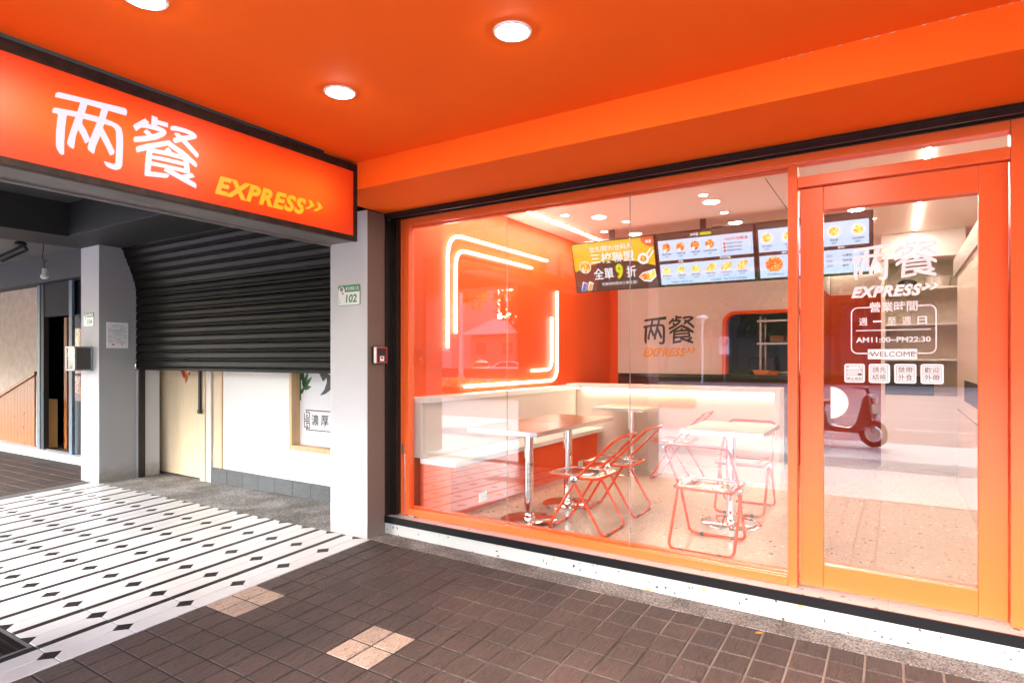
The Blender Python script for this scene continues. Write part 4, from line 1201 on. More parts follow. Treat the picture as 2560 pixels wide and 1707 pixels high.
no = thing('paper_notice', 'printed paper notice on the side of the pale grey pillar', 'notice', (-8.1, -.01, 1.45))
FN = frame((-8.1, 0, 0), (0,1,0), (0,0,1))
mb = MB(); mb.extrude(rect(-.133,.110,1.448,1.764), FN, .012)
pn = obj('board', mb, M['paper'], no, bevel=.002)
FN2 = frame((-8.088, 0, 0), (0,1,0), (0,0,1))
mb = MB()
rr = random.Random(3)
for k in range(11): flat(mb, rect(-.08+k*.0125, -.072+k*.0125, 1.722, 1.730), FN2, .0008)
for k in range(24):
    z = 1.708-k*.0088
    if z < 1.50: break
    y = -.118
    while y < .09:
        l = rr.uniform(.01, .05)
        if rr.random() < .72: flat(mb, rect(y, min(y+l, .094), z, z+rr.uniform(.0022,.004)), FN2, .0008)
        y += l+.006
obj('print', mb, pbr('faded_ink', (.20,.20,.27), .7), pn)
mb = MB(); flat(mb, rect(-.075,-.047,1.478,1.500), FN2, .001); flat(mb, rect(.028,.046,1.482,1.498), FN2, .001)
setp(obj('stamp', mb, pbr('stamp_red', (.55,.16,.18), .7), pn), kind='stuff')

mx = thing('mailbox', 'framed steel mailbox numbered 104 sticking out of the pale grey pillar', 'mailbox', (-8.36, -.3, 1.18))
mb = MB(); mb.box(-8.48, -8.262, -.40, -.216, 1.180, 1.458)
obj('box', mb, pbr('mailbox_brown', (.055,.045,.042), .4), mx, bevel=.006)
mb = MB()
for a in ((-8.49,-8.25,1.447,1.466),(-8.49,-8.25,1.172,1.191)): mb.box(a[0],a[1],-.412,-.388,a[2],a[3])
for a in ((-8.49,-8.465),(-8.275,-8.25)): mb.box(a[0],a[1],-.411,-.389,1.1912,1.4468)
for y in (-.232,-.2165): pass
mb.box(-8.262,-8.25,-.3878,-.2165,1.447,1.465); mb.box(-8.262,-8.25,-.3878,-.2165,1.173,1.190); mb.box(-8.262,-8.25,-.235,-.2165,1.1905,1.4465)
obj('rim', mb, pbr('mailbox_rim', (.30,.31,.32), .35, metal=.6), mx, bevel=.003)
FM = frame((0, -.4005, 0), (1,0,0), (0,0,1))
mb = MB(); flat(mb, rect(-8.464,-8.276,1.192,1.446), FM, .001)
fcm = obj('front_glass', mb, pbr('mailbox_glass', (.10,.10,.095), .25), mx)
mb = MB(); text(None, '104', FM, (-8.450,-8.292,1.335,1.392), None, mb=mb, depth=.002, bold=.02); flat(mb, rect(-8.44,-8.41,1.305,1.315), FM, .002)
obj('number', mb, M['plate_white'], fcm)
mb = MB(); flat(mb, [(-8.40,1.205),(-8.34,1.205),(-8.37,1.238)], FM, .002)
obj('slot_mark', mb, M['ink'], fcm)

# ------------------------------------------------------------------ hanging bulb and ceiling camera
bb = thing('hanging_bulb', 'unlit white light bulb hanging on a dark wire under the charcoal beam', 'light bulb', (-8.66, -.60, 2.27))
mb = MB(); mb.tube([(-8.46,-.60,2.685),(-8.47,-.60,2.60),(-8.50,-.60,2.56),(-8.49,-.60,2.50),(-8.45,-.60,2.465),(-8.42,-.60,2.47),(-8.40,-.60,2.49)], .006, 6)
mb.tube([(-8.45,-.60,2.465),(-8.455,-.60,2.43),(-8.44,-.60,2.39)], .006, 6)
for i, v in enumerate(mb.v): mb.v[i] = (v[0]-.12, v[1], v[2])
obj('wire', mb, M['flat_black'], bb)
mb = MB(); mb.lathe([(.001,.0),(.022,.002),(.024,.03),(.024,.052),(.018,.058)], (-8.56,-.60,2.335), 16)
obj('socket', mb, pbr('socket_cream', (.42,.43,.38), .5), bb)
mb = MB(); mb.lathe([(.001,-.072),(.024,-.068),(.040,-.052),(.041,-.038),(.030,-.012),(.023,0)], (-8.56,-.60,2.335), 20)
obj('globe', mb, pbr('bulb_white', (.55,.56,.53), .4), bb)
cc = thing('security_camera', 'black security camera hanging under the grey ceiling beyond the bulb', 'camera', (-10.0, -.4, 2.6))
mb = MB(); mb.lathe([(.07,.0),(.07,.03),(.045,.05)], (-9.85,-.4,2.83), 16)
obj('mount', mb, M['black'], cc)
mb = MB(); mb.tube([(-9.85,-.4,2.83),(-9.87,-.41,2.76)], .02, 8)
obj('arm', mb, M['black'], cc)
mb = MB(); mb.tube([(-9.80,-.36,2.80),(-10.02,-.56,2.64)], .05, 12)
obj('body', mb, M['black'], cc)

# ------------------------------------------------------------------ shop 104: panelling, doorway, poster
fz = MB(); fz.box(-24, -8.566, .24, .6, 2.48, 3.15)
setp(obj('far_fascia', fz, M['mid_grey'], bevel=.003), 'dark grey fascia over the far shop doorway', 'beam', kind='structure')
mb = MB(); mb.box(-16, -8.567, .31, .45, -.5, -.105)
setp(obj('far_threshold', mb, pbr('pale_threshold', (.55,.56,.57), .6, var=.2, vscale=3), bevel=.005), 'pale concrete threshold of the far shop', 'threshold', kind='structure')
mb = MB(); mb.box(-16, -8.567, .452, 3.0, -.5, -.11)
setp(obj('far_floor', mb, pbr('worn_shop_floor', (.10,.075,.062), .5, var=.4, vscale=3)), 'worn brown floor inside the far shop', 'floor', kind='structure')
sw = thing('stair_wall', 'mottled plaster wall above slanting knotty pine panelling', 'wall', (-12.3, .9, -.1))
YW = .46
def wx(px_x): return px_x
mb = MB(); mb.box(-16.5, -11.75, YW, YW+.1, -.10, 2.479)
obj('plaster', mb, M['plaster'], sw)
xs = [-14.1 + .135*i for i in range(20)]
for a in xs:
    b = a+.133
    if a > -11.85: break
    h0 = .66+(a+13.24)*.278; h1 = .66+(b+13.24)*.278
    m = MB(); fr1 = frame((0, YW-.003, 0), (1,0,0), (0,0,1))
    m.extrude([(a,-.108),(b,-.108),(b,h1),(a,h0)], fr1, .018)
    obj('pine_board', m, M['knotty'], sw, bevel=.003)
m = MB(); fr1 = frame((0, YW-.004, 0), (1,0,0), (0,0,1))
m.extrude([(-14.1,.40),(-11.75,1.053),(-11.75,1.11),(-14.1,.457)], fr1, .04)
obj('rail', m, M['knotty'], sw, bevel=.004)
np_ = MB(); np_.box(-11.65, -11.37, .46, .60, -.105, .665)
nw = obj('newel_post', np_, woodgrain('yellow_pine', (.60,.32,.09),(.70,.42,.15),3.0), bevel=.006)
setp(nw, 'short yellow pine newel post at the far shop doorway', 'post')
dw = thing('far_doorway', 'blue grey framed dark doorway of the far shop', 'doorway', (-10.9, .4, -.1))
for a in ((-11.49,-11.385),(-10.372,-10.268)):
    mb = MB(); mb.box(a[0], a[1], .36, .395, -.104, 2.479)
    obj('frame_post', mb, M['bluegrey'], dw, bevel=.004)
mb = MB(); mb.box(-11.384, -11.27, .37, .44, -.104, 2.479)
obj('dark_jamb', mb, M['dark_grey'], dw)
mb = MB(); mb.box(-11.269, -10.373, .38, .44, 1.97, 2.479)
obj('header', mb, M['flat_black'], dw)
mb = MB(); mb.box(-11.15, -11.05, .60, .66, -.105, 1.97)
obj('inner_jamb', mb, M['knotty'], dw)
mb = MB(); mb.box(-12.0, -9.6, 1.9, 2.0, -.11, 2.7)
obj('inner_wall', mb, M['flat_black'], dw)
mb = MB(); mb.box(-11.05, -10.35, 1.2, 1.25, -.11, .80)
obj('inner_panel', mb, pbr('brown_inner_panel', (.13,.06,.03), .6), dw)
mb = MB(); mb.box(-10.42, -8.57, .4605, .53, -.104, 2.479)
fw_ = obj('far_wall', mb, pbr('blue_grey_wall', (.045,.055,.08), .6, var=.2, vscale=5, stretch=(.3,1,6)))
setp(fw_, 'dark blue grey wall of the far shop beside the pillar', 'wall')
mb = MB(); mb.box(-24, -8.57, 2.6, 2.7, -.5, 3.2); mb.box(-16.1, -16.0, .57, 2.6, -.5, 3.2)
setp(obj('far_back_wall', mb, M['flat_black']), 'dark back wall inside the far shop', 'wall', kind='structure')
pp = thing('food_poster', 'red food poster on the dark wall behind the mailbox', 'poster', (-9.9, .41, .45))
FQ = frame((0, .459, 0), (1,0,0), (0,0,1))
def food(name, cols, scale):
    m_, nt_, b_, out_ = new_mat(name)
    N, L = nt_.nodes, nt_.links
    g_ = N.new("ShaderNodeNewGeometry"); v_ = N.new("ShaderNodeTexNoise"); v_.inputs["Scale"].default_value = scale; v_.inputs["Detail"].default_value = 5; v_.inputs["Distortion"].default_value = 1.2
    L.new(g_.outputs["Position"], v_.inputs["Vector"])
    r_ = N.new("ShaderNodeValToRGB"); els = r_.color_ramp.elements
    els[0].position = .33; els[0].color = (*cols[0],1); els[1].position = .68; els[1].color = (*cols[-1],1)
    for q, c in enumerate(cols[1:-1]): k_ = els.new(.33+.35*(q+1)/(len(cols)-1)); k_.color = (*c,1)
    L.new(v_.outputs[0], r_.inputs[0]); L.new(r_.outputs[0], b_.inputs["Base Color"]); b_.inputs["Roughness"].default_value = .3
    return m_
mb = MB(); mb.extrude(rect(-10.40,-9.88,1.10,1.77), FQ, .006)
obj('upper_sheet', mb, food('poster_upper', [(.02,.015,.01),(.35,.01,.008),(.45,.02,.01),(.5,.30,.02),(.6,.5,.4)], 6), pp)
mb = MB(); mb.extrude(rect(-10.40,-9.88,.69,1.06), FQ, .006)
obj('lower_sheet', mb, food('poster_lower', [(.03,.015,.01),(.40,.03,.01),(.6,.2,.04),(.65,.45,.25)], 10), pp)
# ------------------------------------------------------------------ shop interior shell
ZC = 2.83
mb = MB(); mb.box(-3.7, 2.0, .30, 7.0, -.2, .0)
setp(obj('shop_floor', mb, M['terrazzo_floor']), 'beige terrazzo floor inside the orange shop', 'floor', kind='structure')
mb = MB(); mb.box(-3.7, 2.4, .21, 7.0, ZC, ZC+.08)
setp(obj('shop_ceiling', mb, M['ceil_white']), 'white ceiling inside the orange shop', 'ceiling', kind='structure')
mb = MB(); mb.box(-3.62, -3.5, .21, 7.0, 0, ZC)
setp(obj('shop_side_wall', mb, M['orange']), 'orange inner wall carrying the white neon lines', 'wall', kind='structure')
mb = MB(); mb.box(-3.6, 2.4, .101, .21, 2.531, ZC+.08)
setp(obj('shop_lintel', mb, M['ceil_white']), 'white lintel above the shop window, seen from inside', 'beam', kind='structure')
WB = 4.5
mb = MB(); mb.box(-3.499, -3.374, WB, WB+.12, 0, ZC-.001)
setp(obj('shop_back_return', mb, M['orange']), 'narrow orange strip of wall beside the pale logo wall', 'wall', kind='structure')
# pale wall with the pass-through opening (rounded orange frame)
mb = MB(); mb.box(-3.3735, -1.865, WB-.001, WB+.12, 1.113, ZC-.001); mb.box(-1.865, -.8, WB-.001, WB+.12, 1.90, ZC-.001)
mb.box(-.86, -.8, WB-.001, WB+.12, 1.113, 1.90)
lw_ = obj('logo_wall', mb, M['logo_wall'])
setp(lw_, 'pale inner wall with the black brush characters and the kitchen hatch', 'wall')
mb = MB(); mb.box(-3.3735, -.8, WB+.004, WB+.12, 0, 1.112)
obj('dark_base', mb, pbr('dark_red_base', (.10,.02,.012), .4), lw_)
mb = MB(); mb.box(-3.30, -.85, WB-.10, WB+.20, 1.060, 1.1115)
obj('hatch_counter', mb, pbr('dark_stone', (.03,.028,.03), .2, var=.5, vscale=8), lw_, bevel=.004)
FB = frame((0, WB-.001, 0), (1,0,0), (0,0,1))
def arcpts(x0, x1, z0, z1, r):
    pts = [(x0, z0)]
    for k in range(9):
        a = math.radians(180-90*k/8); pts.append((x0+r+r*math.cos(a), z1-r+r*math.sin(a)))
    for k in range(9):
        a = math.radians(90-90*k/8); pts.append((x1-r+r*math.cos(a), z1-r+r*math.sin(a)))
    return pts + [(x1, z0)]
oA = arcpts(-1.905, -.84, 1.113, 1.935, .16); iA = arcpts(-1.862, -.88, 1.113, 1.895, .125)
mb = MB(); n = len(oA)
for i in range(n-1):
    q = [oA[i], oA[i+1], iA[i+1], iA[i]]
    mb.extrude(q, frame((0, WB+.13, 0), (1,0,0), (0,0,1)), .155)
obj('hatch_frame', mb, M['orange'], lw_)
mb = MB(); logo(mb, FB, -2.992, 1.514, 1.045, 1.21, .003)
obj('characters', mb, M['vinyl_black'], lw_)
express('lettering', FB, -2.995, -2.28, 1.345, 1.469, M['vinyl_yellow'], lw_)
# kitchen behind the hatch
mb = MB(); mb.box(-3.3, -.2, 6.9, 7.0, 0, ZC); 
setp(obj('kitchen_wall', mb, pbr('kitchen_grey', (.16,.18,.19), .5)), 'grey kitchen wall seen through the hatch', 'wall', kind='structure')
mb = MB(); mb.box(-.83, -.80, WB+.13, 6.39, 0, 2.25)
setp(obj('passage_side_wall', mb, M['orange']), 'orange side wall of the passage next to the kitchen', 'wall', kind='structure')
mb = MB(); mb.box(-.83, -.80, WB+.13, 6.39, 2.251, ZC-.002)
setp(obj('passage_side_upper_wall', mb, M['ceil_white']), 'white strip of wall above the orange passage side', 'wall', kind='structure')
kr = thing('kitchen_rack', 'steel pole rack with boxes in the kitchen behind the hatch', 'rack', (-1.2, 5.0, 0))
for x in (-1.50, -1.02):
    for y in (4.85, 5.2):
        mb = MB(); mb.tube([(x,y,0),(x,y,1.88)], .016, 8); obj('post', mb, M['steel'], kr)
for z in (1.12, 1.50, 1.80):
    mb = MB(); mb.box(-1.54, -.98, 4.82, 5.23, z, z+.03); obj('shelf', mb, M['steel'], kr, bevel=.003)
for x, lab in ((-1.30,'brown carton on the kitchen rack, beside the paler one'), (-1.10,'paler brown carton on the kitchen rack')):
    mb = MB(); mb.box(x-.085, x+.085, 4.86, 5.1, 1.531, 1.62)
    setp(obj('carton', mb, pbr('cardboard', (.30+x*.02,.17,.07), .8), bevel=.004), lab, 'box')
mb = MB(); mb.box(-1.80, -1.42, 5.6, 5.9, .9, 1.35); setp(obj('kitchen_bin', mb, pbr('dark_red_plastic', (.07,.012,.01), .4), bevel=.02), 'dark red box standing in the kitchen behind the hatch', 'box')
for x, y, s in ((-1.42, WB-.03, 1.0), (-1.30, WB+.03, .8)):
    m = MB()
    bt = [(-.07,-.045),(.07,-.045),(.07,.045),(-.07,.045)]; tp = [(-.10,-.06),(.10,-.06),(.10,.06),(-.10,.06)]
    vs = [(x+p[0]*s,y+p[1]*s,1.1125) for p in bt] + [(x+p[0]*s,y+p[1]*s,1.1125+.06*s) for p in tp] + [(x+p[0]*s*.95,y+p[1]*s*.95,1.1125+.06*s) for p in tp] + [(x+p[0]*s*.95,y+p[1]*s*.95,1.117) for p in bt]
    m.add(vs, [(3,2,1,0),(0,1,5,4),(1,2,6,5),(2,3,7,6),(3,0,4,7),(4,5,9,8),(5,6,10,9),(6,7,11,10),(7,4,8,11),(8,9,13,12),(9,10,14,13),(10,11,15,14),(11,8,12,15),(12,13,14,15)])
    setp(obj('paper_tray', m, pbr('orange_card', (.55,.14,.02) if s == 1 else (.62,.09,.01), .6)), 'paper food tray on the hatch counter, ' + ('the larger of two' if s == 1 else 'the smaller of two'), 'tray')
# far orange wall and passage
mb = MB(); mb.box(-.8, -.15, 6.4, 6.5, 0, 2.25)
setp(obj('passage_wall', mb, M['orange']), 'orange wall at the end of the passage behind the glass door', 'wall', kind='structure')
mb = MB(); mb.box(-.8, 2.0, 6.45, 6.55, 2.251, ZC); mb.box(-.149, 2.0, 6.45, 6.55, 0, 2.25)
setp(obj('passage_upper_wall', mb, M['ceil_white']), 'white wall above the orange passage wall', 'wall', kind='structure')
ls = thing('passage_light', 'short white light strip on the wall above the orange passage wall', 'light strip', (-.5, 6.44, 2.6))
mb = MB(); mb.box(-.78, -.16, 6.43, 6.449, 2.60, 2.62)
obj('diffuser', mb, emit('strip_warm', (1,.82,.65), 3), ls)
# shelving unit behind the door
su = thing('shelf_unit', 'cream shelf unit with a hood and open shelves behind the glass door', 'shelf unit', (.27, 5.2, 0))
SY0, SY1 = 5.0, 5.45
cream = pbr('cream_laminate', (.62,.52,.42), .45)
mb = MB(); mb.box(-.135, -.092, SY0, SY1, 0, 2.52); obj('side_panel', mb, M['white_lam'], su, bevel=.002)
mb = MB(); mb.box(.66, .70, SY0, SY1, 0, 2.52); obj('side_panel', mb, M['white_lam'], su, bevel=.002)
mb = MB(); mb.box(-.135, .70, SY0-.05, SY1, 2.5205, ZC-.002); obj('hood', mb, pbr('glossy_white_panel', (.74,.72,.70), .12, spec=.6), su, bevel=.004)
mb = MB(); mb.box(-.091, .659, SY1-.02, SY1, .90, 2.52); obj('back_panel', mb, cream, su)
for z in (2.16, 1.73, 1.305, .862):
    mb = MB(); mb.box(-.091, .659, SY0+.004, SY1-.021, z-.012, z+.012); obj('shelf', mb, M['white_lam'], su, bevel=.001)
mb = MB(); mb.box(-.091, .659, SY0+.002, SY1-.0205, .0, .848); obj('base_cabinet', mb, M['white_lam'], su)
mb = MB(); mb.box(-.088, .40, SY0+.05, SY1-.06, .876, 1.10); setp(obj('black_appliance', mb, M['black'], bevel=.012), 'black appliance on the lowest open shelf behind the door', 'appliance')
cp = thing('baseball_cap', 'round black cap lying on the upper shelf behind the door', 'cap', (.12, 5.18, 2.172))
mb = MB(); mb.lathe([(.115,0),(.113,.045),(.095,.085),(.06,.108),(.001,.115)], (.14,5.18,2.1725), 24); obj('crown', mb, M['ink'], cp)
mb = MB(); mb.lathe([(.001,0),(.10,.002),(.10,.009),(.001,.012)], (.02,5.13,2.1725), 20); obj('brim', mb, M['ink'], cp)
tb = thing('clear_tub', 'clear plastic tub beside the black cap on the shelf', 'tub', (.46, 5.2, 2.172))
mb = MB(); mb.lathe([(.001,0),(.115,.002),(.135,.115),(.145,.116),(.145,.124),(.131,.124),(.112,.008),(.001,.006)], (.45,5.2,2.1725), 28); obj('body', mb, M['acrylic_rim'], tb)
# tall white cabinet along the passage
tc = thing('tall_cabinet', 'tall white cabinet wall along the passage behind the door', 'cabinet', (.9, 3, 0))
mb = MB(); mb.box(.55, 1.3, 1.5, 4.0, 0, 2.18); obj('carcass', mb, M['white_lam'], tc, bevel=.003)
mb = MB(); mb.box(.53, 1.3, 1.4, 4.2, 2.1805, 2.36); obj('top_box', mb, pbr('grey_lacquer', (.42,.38,.36), .35), tc, bevel=.003)
mb = MB(); mb.box(.545, .5495, 1.7, 3.2, .93, 1.12); obj('recess_shade', mb, M['ink'], tc)  # black sheet on the face stands for a shaded hollow
mb = MB(); mb.box(.5475, .5495, 1.5, 4.0, .80, .806); obj('gap_line', mb, M['mid_grey'], tc)
mb = MB(); mb.box(1.9, 2.0, .5, 7.0, 0, ZC-.001)
setp(obj('right_wall', mb, M['ceil_white']), 'white side wall of the shop behind the tall cabinet', 'wall', kind='structure')

# ------------------------------------------------------------------ bench along the orange wall
bn = thing('wall_bench', 'built-in bench with white seat, white backrest and orange panel along the wall', 'bench', (-3.2, 1.7, 0))
mb = MB(); mb.box(-3.42, -3.095, .24, 3.159, .001, .428); obj('front_panel', mb, M['orange'], bn)
mb = MB(); mb.box(-3.40, -3.02, .212, 3.159, .4285, .474); obj('seat', mb, M['white_top'], bn, bevel=.003)
mb = MB(); mb.box(-3.499, -3.385, .216, 3.159, .4745, .944); obj('backrest', mb, M['white_lam'], bn, bevel=.003)
mb = MB(); mb.box(-3.4995, -3.30, .209, 3.10, .9445, .99); obj('ledge', mb, M['white_top'], bn, bevel=.003)
for y in (.70, 2.68):
    t = thing('wall_socket', 'white double wall socket on the orange bench panel, ' + ('at the window end' if y < 1 else 'towards the white partition'), 'socket', (-3.09, y, .09))
    mb = MB(); mb.box(-3.0945, -3.088, y-.06, y+.06, .055, .13); obj('cover', mb, M['white_plastic'], t, bevel=.002)
    mb = MB()
    for k in (-.03, 0, .03):
        mb.box(-3.0878, -3.0872, y+k-.006, y+k-.003, .085, .10); mb.box(-3.0878, -3.0872, y+k+.003, y+k+.006, .085, .10)
    obj('slots', mb, M['taupe'], t)

# ------------------------------------------------------------------ white partition with lit ledge
PY_ = 3.16
pt = thing('partition_counter', 'white half-height partition with glowing strip under its ledge', 'partition', (-2.2, 3.25, 0))
mb = MB(); mb.box(-3.38, -1.062, PY_, PY_+.10, .001, .955); obj('panel', mb, M['white_lam'], pt)
mb = MB(); mb.box(-3.499, -1.008, PY_-.055, PY_+.26, .9555, 1.007); obj('ledge', mb, M['white_top'], pt, bevel=.003)
mb = MB(); mb.box(-1.0615, -1.008, PY_-.055, PY_+.26, .001, .9550); obj('end_panel', mb, M['white_top'], pt, bevel=.003)
mb = MB(); mb.box(-3.28, -1.07, PY_-.020, PY_-.004, .9465, .9552); obj('light_strip', mb, emit('ledge_led', (1,.84,.62), 5), pt)

# ------------------------------------------------------------------ neon lines on the orange wall
neon = emit('neon_white', (1,.88,.76), 1.0)
def rounded(pts, r, n=7):
    out = [pts[0]]
    for a, b, c in zip(pts[:-2], pts[1:-1], pts[2:]):
        a, b, c = Vector(a), Vector(b), Vector(c)
        p, q = b+(a-b).normalized()*r, b+(c-b).normalized()*r
        for k in range(n+1):
            t = k/n; out.append(tuple(p*(1-t)**2+b*2*t*(1-t)+q*t*t))
    return out+[pts[-1]]
XN = -3.478
for pts, r, lab in (
    ([(XN,.689,1.416),(XN,.689,2.476),(XN,2.569,2.476)], .22, 'outer white neon line round the upper corner of the orange wall'),
    ([(XN,.809,1.557),(XN,.809,2.346),(XN,2.214,2.346)], .16, 'inner white neon line round the upper corner of the orange wall'),
    ([(XN,2.83,2.137),(XN,2.83,1.056),(XN,.952,1.052)], .18, 'outer white neon line round the lower corner by the ledge'),
    ([(XN,2.688,1.816),(XN,2.688,1.19),(XN,2.223,1.182)], .12, 'inner white neon line round the lower corner by the ledge')):
    t = thing('neon_line', lab, 'neon light', pts[0], group='neon lines on the orange wall')
    pp_ = rounded(pts, r)
    mb = MB(); mb.tube(pp_, .0145, 10); obj('tube', mb, neon, t)
    mb = MB(); mb.tube([(-3.4955, p[1], p[2]) for p in pp_], .0040, 4); obj('backing', mb, M['white_plastic'], t)

# ------------------------------------------------------------------ interior ceiling lights
lens_in = emit('interior_downlight', (1,.81,.65), 13)
for i, (x, y, lab) in enumerate(((-2.931,1.98,'small ceiling downlight beside the light strip, window side'), (-2.917,2.967,'small ceiling downlight above the yellow menu screen'), (-2.50,2.60,'small ceiling downlight near the glass joint, above the menu'), (-1.49,1.957,'small ceiling downlight above the table with two chairs'), (-1.483,2.75,'small ceiling downlight in front of the middle menu screen'), (-.2,3.9,'small ceiling downlight in the passage'))):
    t = thing('interior_downlight', lab, 'downlight', (x, y, ZC), group='small downlights in the shop ceiling')
    mb = MB(); mb.lathe([(.034,-.001),(.037,-.006),(.048,-.004),(.049,0)], (x,y,ZC), 28); obj('trim_ring', mb, M['white_plastic'], t)
    mb = MB(); mb.lathe([(.0001,-.004),(.036,-.003)], (x,y,ZC), 28)
    for q in range(len(mb.f)): mb.f[q] = mb.f[q][::-1]
    obj('lens', mb, lens_in, t)
lin = emit('linear_light', (1,.81,.65), 13)
for x, y0, y1, lab in ((-3.18,.45,3.47,'long ceiling light strip beside the orange wall'), (.21,.5,4.8,'long light strip added above the passage behind the door')):  # the passage strip is added to brighten the room
    t = thing('light_strip', lab, 'light strip', (x, (y0+y1)/2, ZC))
    mb = MB(); mb.box(x-.022, x+.022, y0-.01, y1+.01, ZC-.003, ZC-.0005); obj('housing', mb, M['white_plastic'], t)
    mb = MB(); mb.box(x-.016, x+.016, y0, y1, ZC-.007, ZC-.0032); obj('diffuser', mb, lin, t)
mb = MB(); mb.box(-.916, -.909, 1.70, 2.95, ZC-.002, ZC-.0006)
setp(obj('ceiling_hatch_joint', mb, M['taupe']), 'thin joint line in the white ceiling by the orange mullion', 'joint')
sm = thing('smoke_alarm', 'round white smoke alarm on the ceiling behind the menu screens', 'smoke alarm', (-1.70, 3.36, ZC))
mb = MB(); mb.lathe([(.001,-.045),(.045,-.042),(.062,-.02),(.066,0)], (-1.70,3.36,ZC), 24)
for q in range(len(mb.f)): mb.f[q] = mb.f[q][::-1]
obj('cover', mb, M['white_plastic'], sm)
mb = MB(); mb.lathe([(.063,-.024),(.0645,-.020),(.0645,-.014)], (-1.70,3.36,ZC), 24); obj('grille', mb, M['taupe'], sm)

# ------------------------------------------------------------------ menu screens
tilt = math.atan2(.17, .57)
def screen_bg(c, s): return emit('screen_%d_%d_%d' % tuple(int(v*99) for v in c), c, s)
SE = .07
S_YEL = emit('screen_yellow', (1,.60,.005), SE*1.0); S_BRN = emit('screen_brown', (.13,.045,.02), SE*.5); S_WHT = emit('screen_white', (.93,.93,1), SE*1.15)
S_BLU = emit('screen_pale_blue', (.60,.74,1.0), SE*1.25); S_ORG = emit('screen_orange', (.95,.14,.02), SE*.9); S_LIM = emit('screen_lime', (.75,.75,.0), SE*1.1)
S_INK = emit('screen_ink', (.02,.025,.05), SE*.5); S_BLUE = emit('screen_ruler_blue', (.05,.16,.75), SE*.8); S_GLD = emit('screen_gold', (.9,.55,.05), SE*.9)
def food_emit(name, cols, scale):
    m_ = food(name, cols, scale)
    nt_ = m_.node_tree; b_ = nt_.nodes.get("Principled BSDF")
    src = b_.inputs["Base Color"].links[0].from_socket
    nt_.links.new(src, b_.inputs["Emission Color"]); b_.inputs["Emission Strength"].default_value = SE
    return m_
F_RED = food_emit('dish_red', [(.30,.02,.005),(.65,.10,.01),(.8,.25,.03),(.85,.6,.3)], 38)
F_YEL = food_emit('dish_golden', [(.25,.10,.01),(.7,.36,.05),(.85,.6,.15),(.9,.85,.55)], 45)
F_GRN = food_emit('dish_green', [(.18,.12,.03),(.5,.45,.08),(.6,.7,.2),(.9,.9,.8)], 50)
def screen(x0, x1, lab, paint):
    t = thing('menu_screen', lab, 'screen', ((x0+x1)/2, 2.9, 2.10), group='menu screens hung from the shop ceiling')
    yt, zt = 2.90, 2.715
    ex = Vector((1,0,0)); ey = Vector((0,-math.sin(tilt), math.cos(tilt)))
    W, H = x1-x0-.004, .605
    o = Vector((x0+.002, yt, zt)) - ey*H
    F = (o, ex, ey, ex.cross(ey))
    mb = MB(); mb.extrude(rect(0, W, 0, H), (o+F[3]*-.045, ex, ey, F[3]), .045); obj('housing', mb, M['black'], t, bevel=.003)
    Fi = (o+F[3]*.0006, ex, ey, F[3])
    b = .016
    mb = MB(); flat(mb, rect(b, W-b, b, H-b), Fi, 0); pic = obj('picture', mb, S_BRN, t)
    paint(pic, Fi, b, W-b, b, H-b)
    mb = MB(); mb.box((x0+x1)/2-.03, (x0+x1)/2+.03, yt+.02, yt+.05, zt-.02, ZC); obj('hanger', mb, M['black'], t)
def P_(mat, parent, fn, name):
    mb = MB(); fn(mb)
    return obj(name, mb, mat, parent)
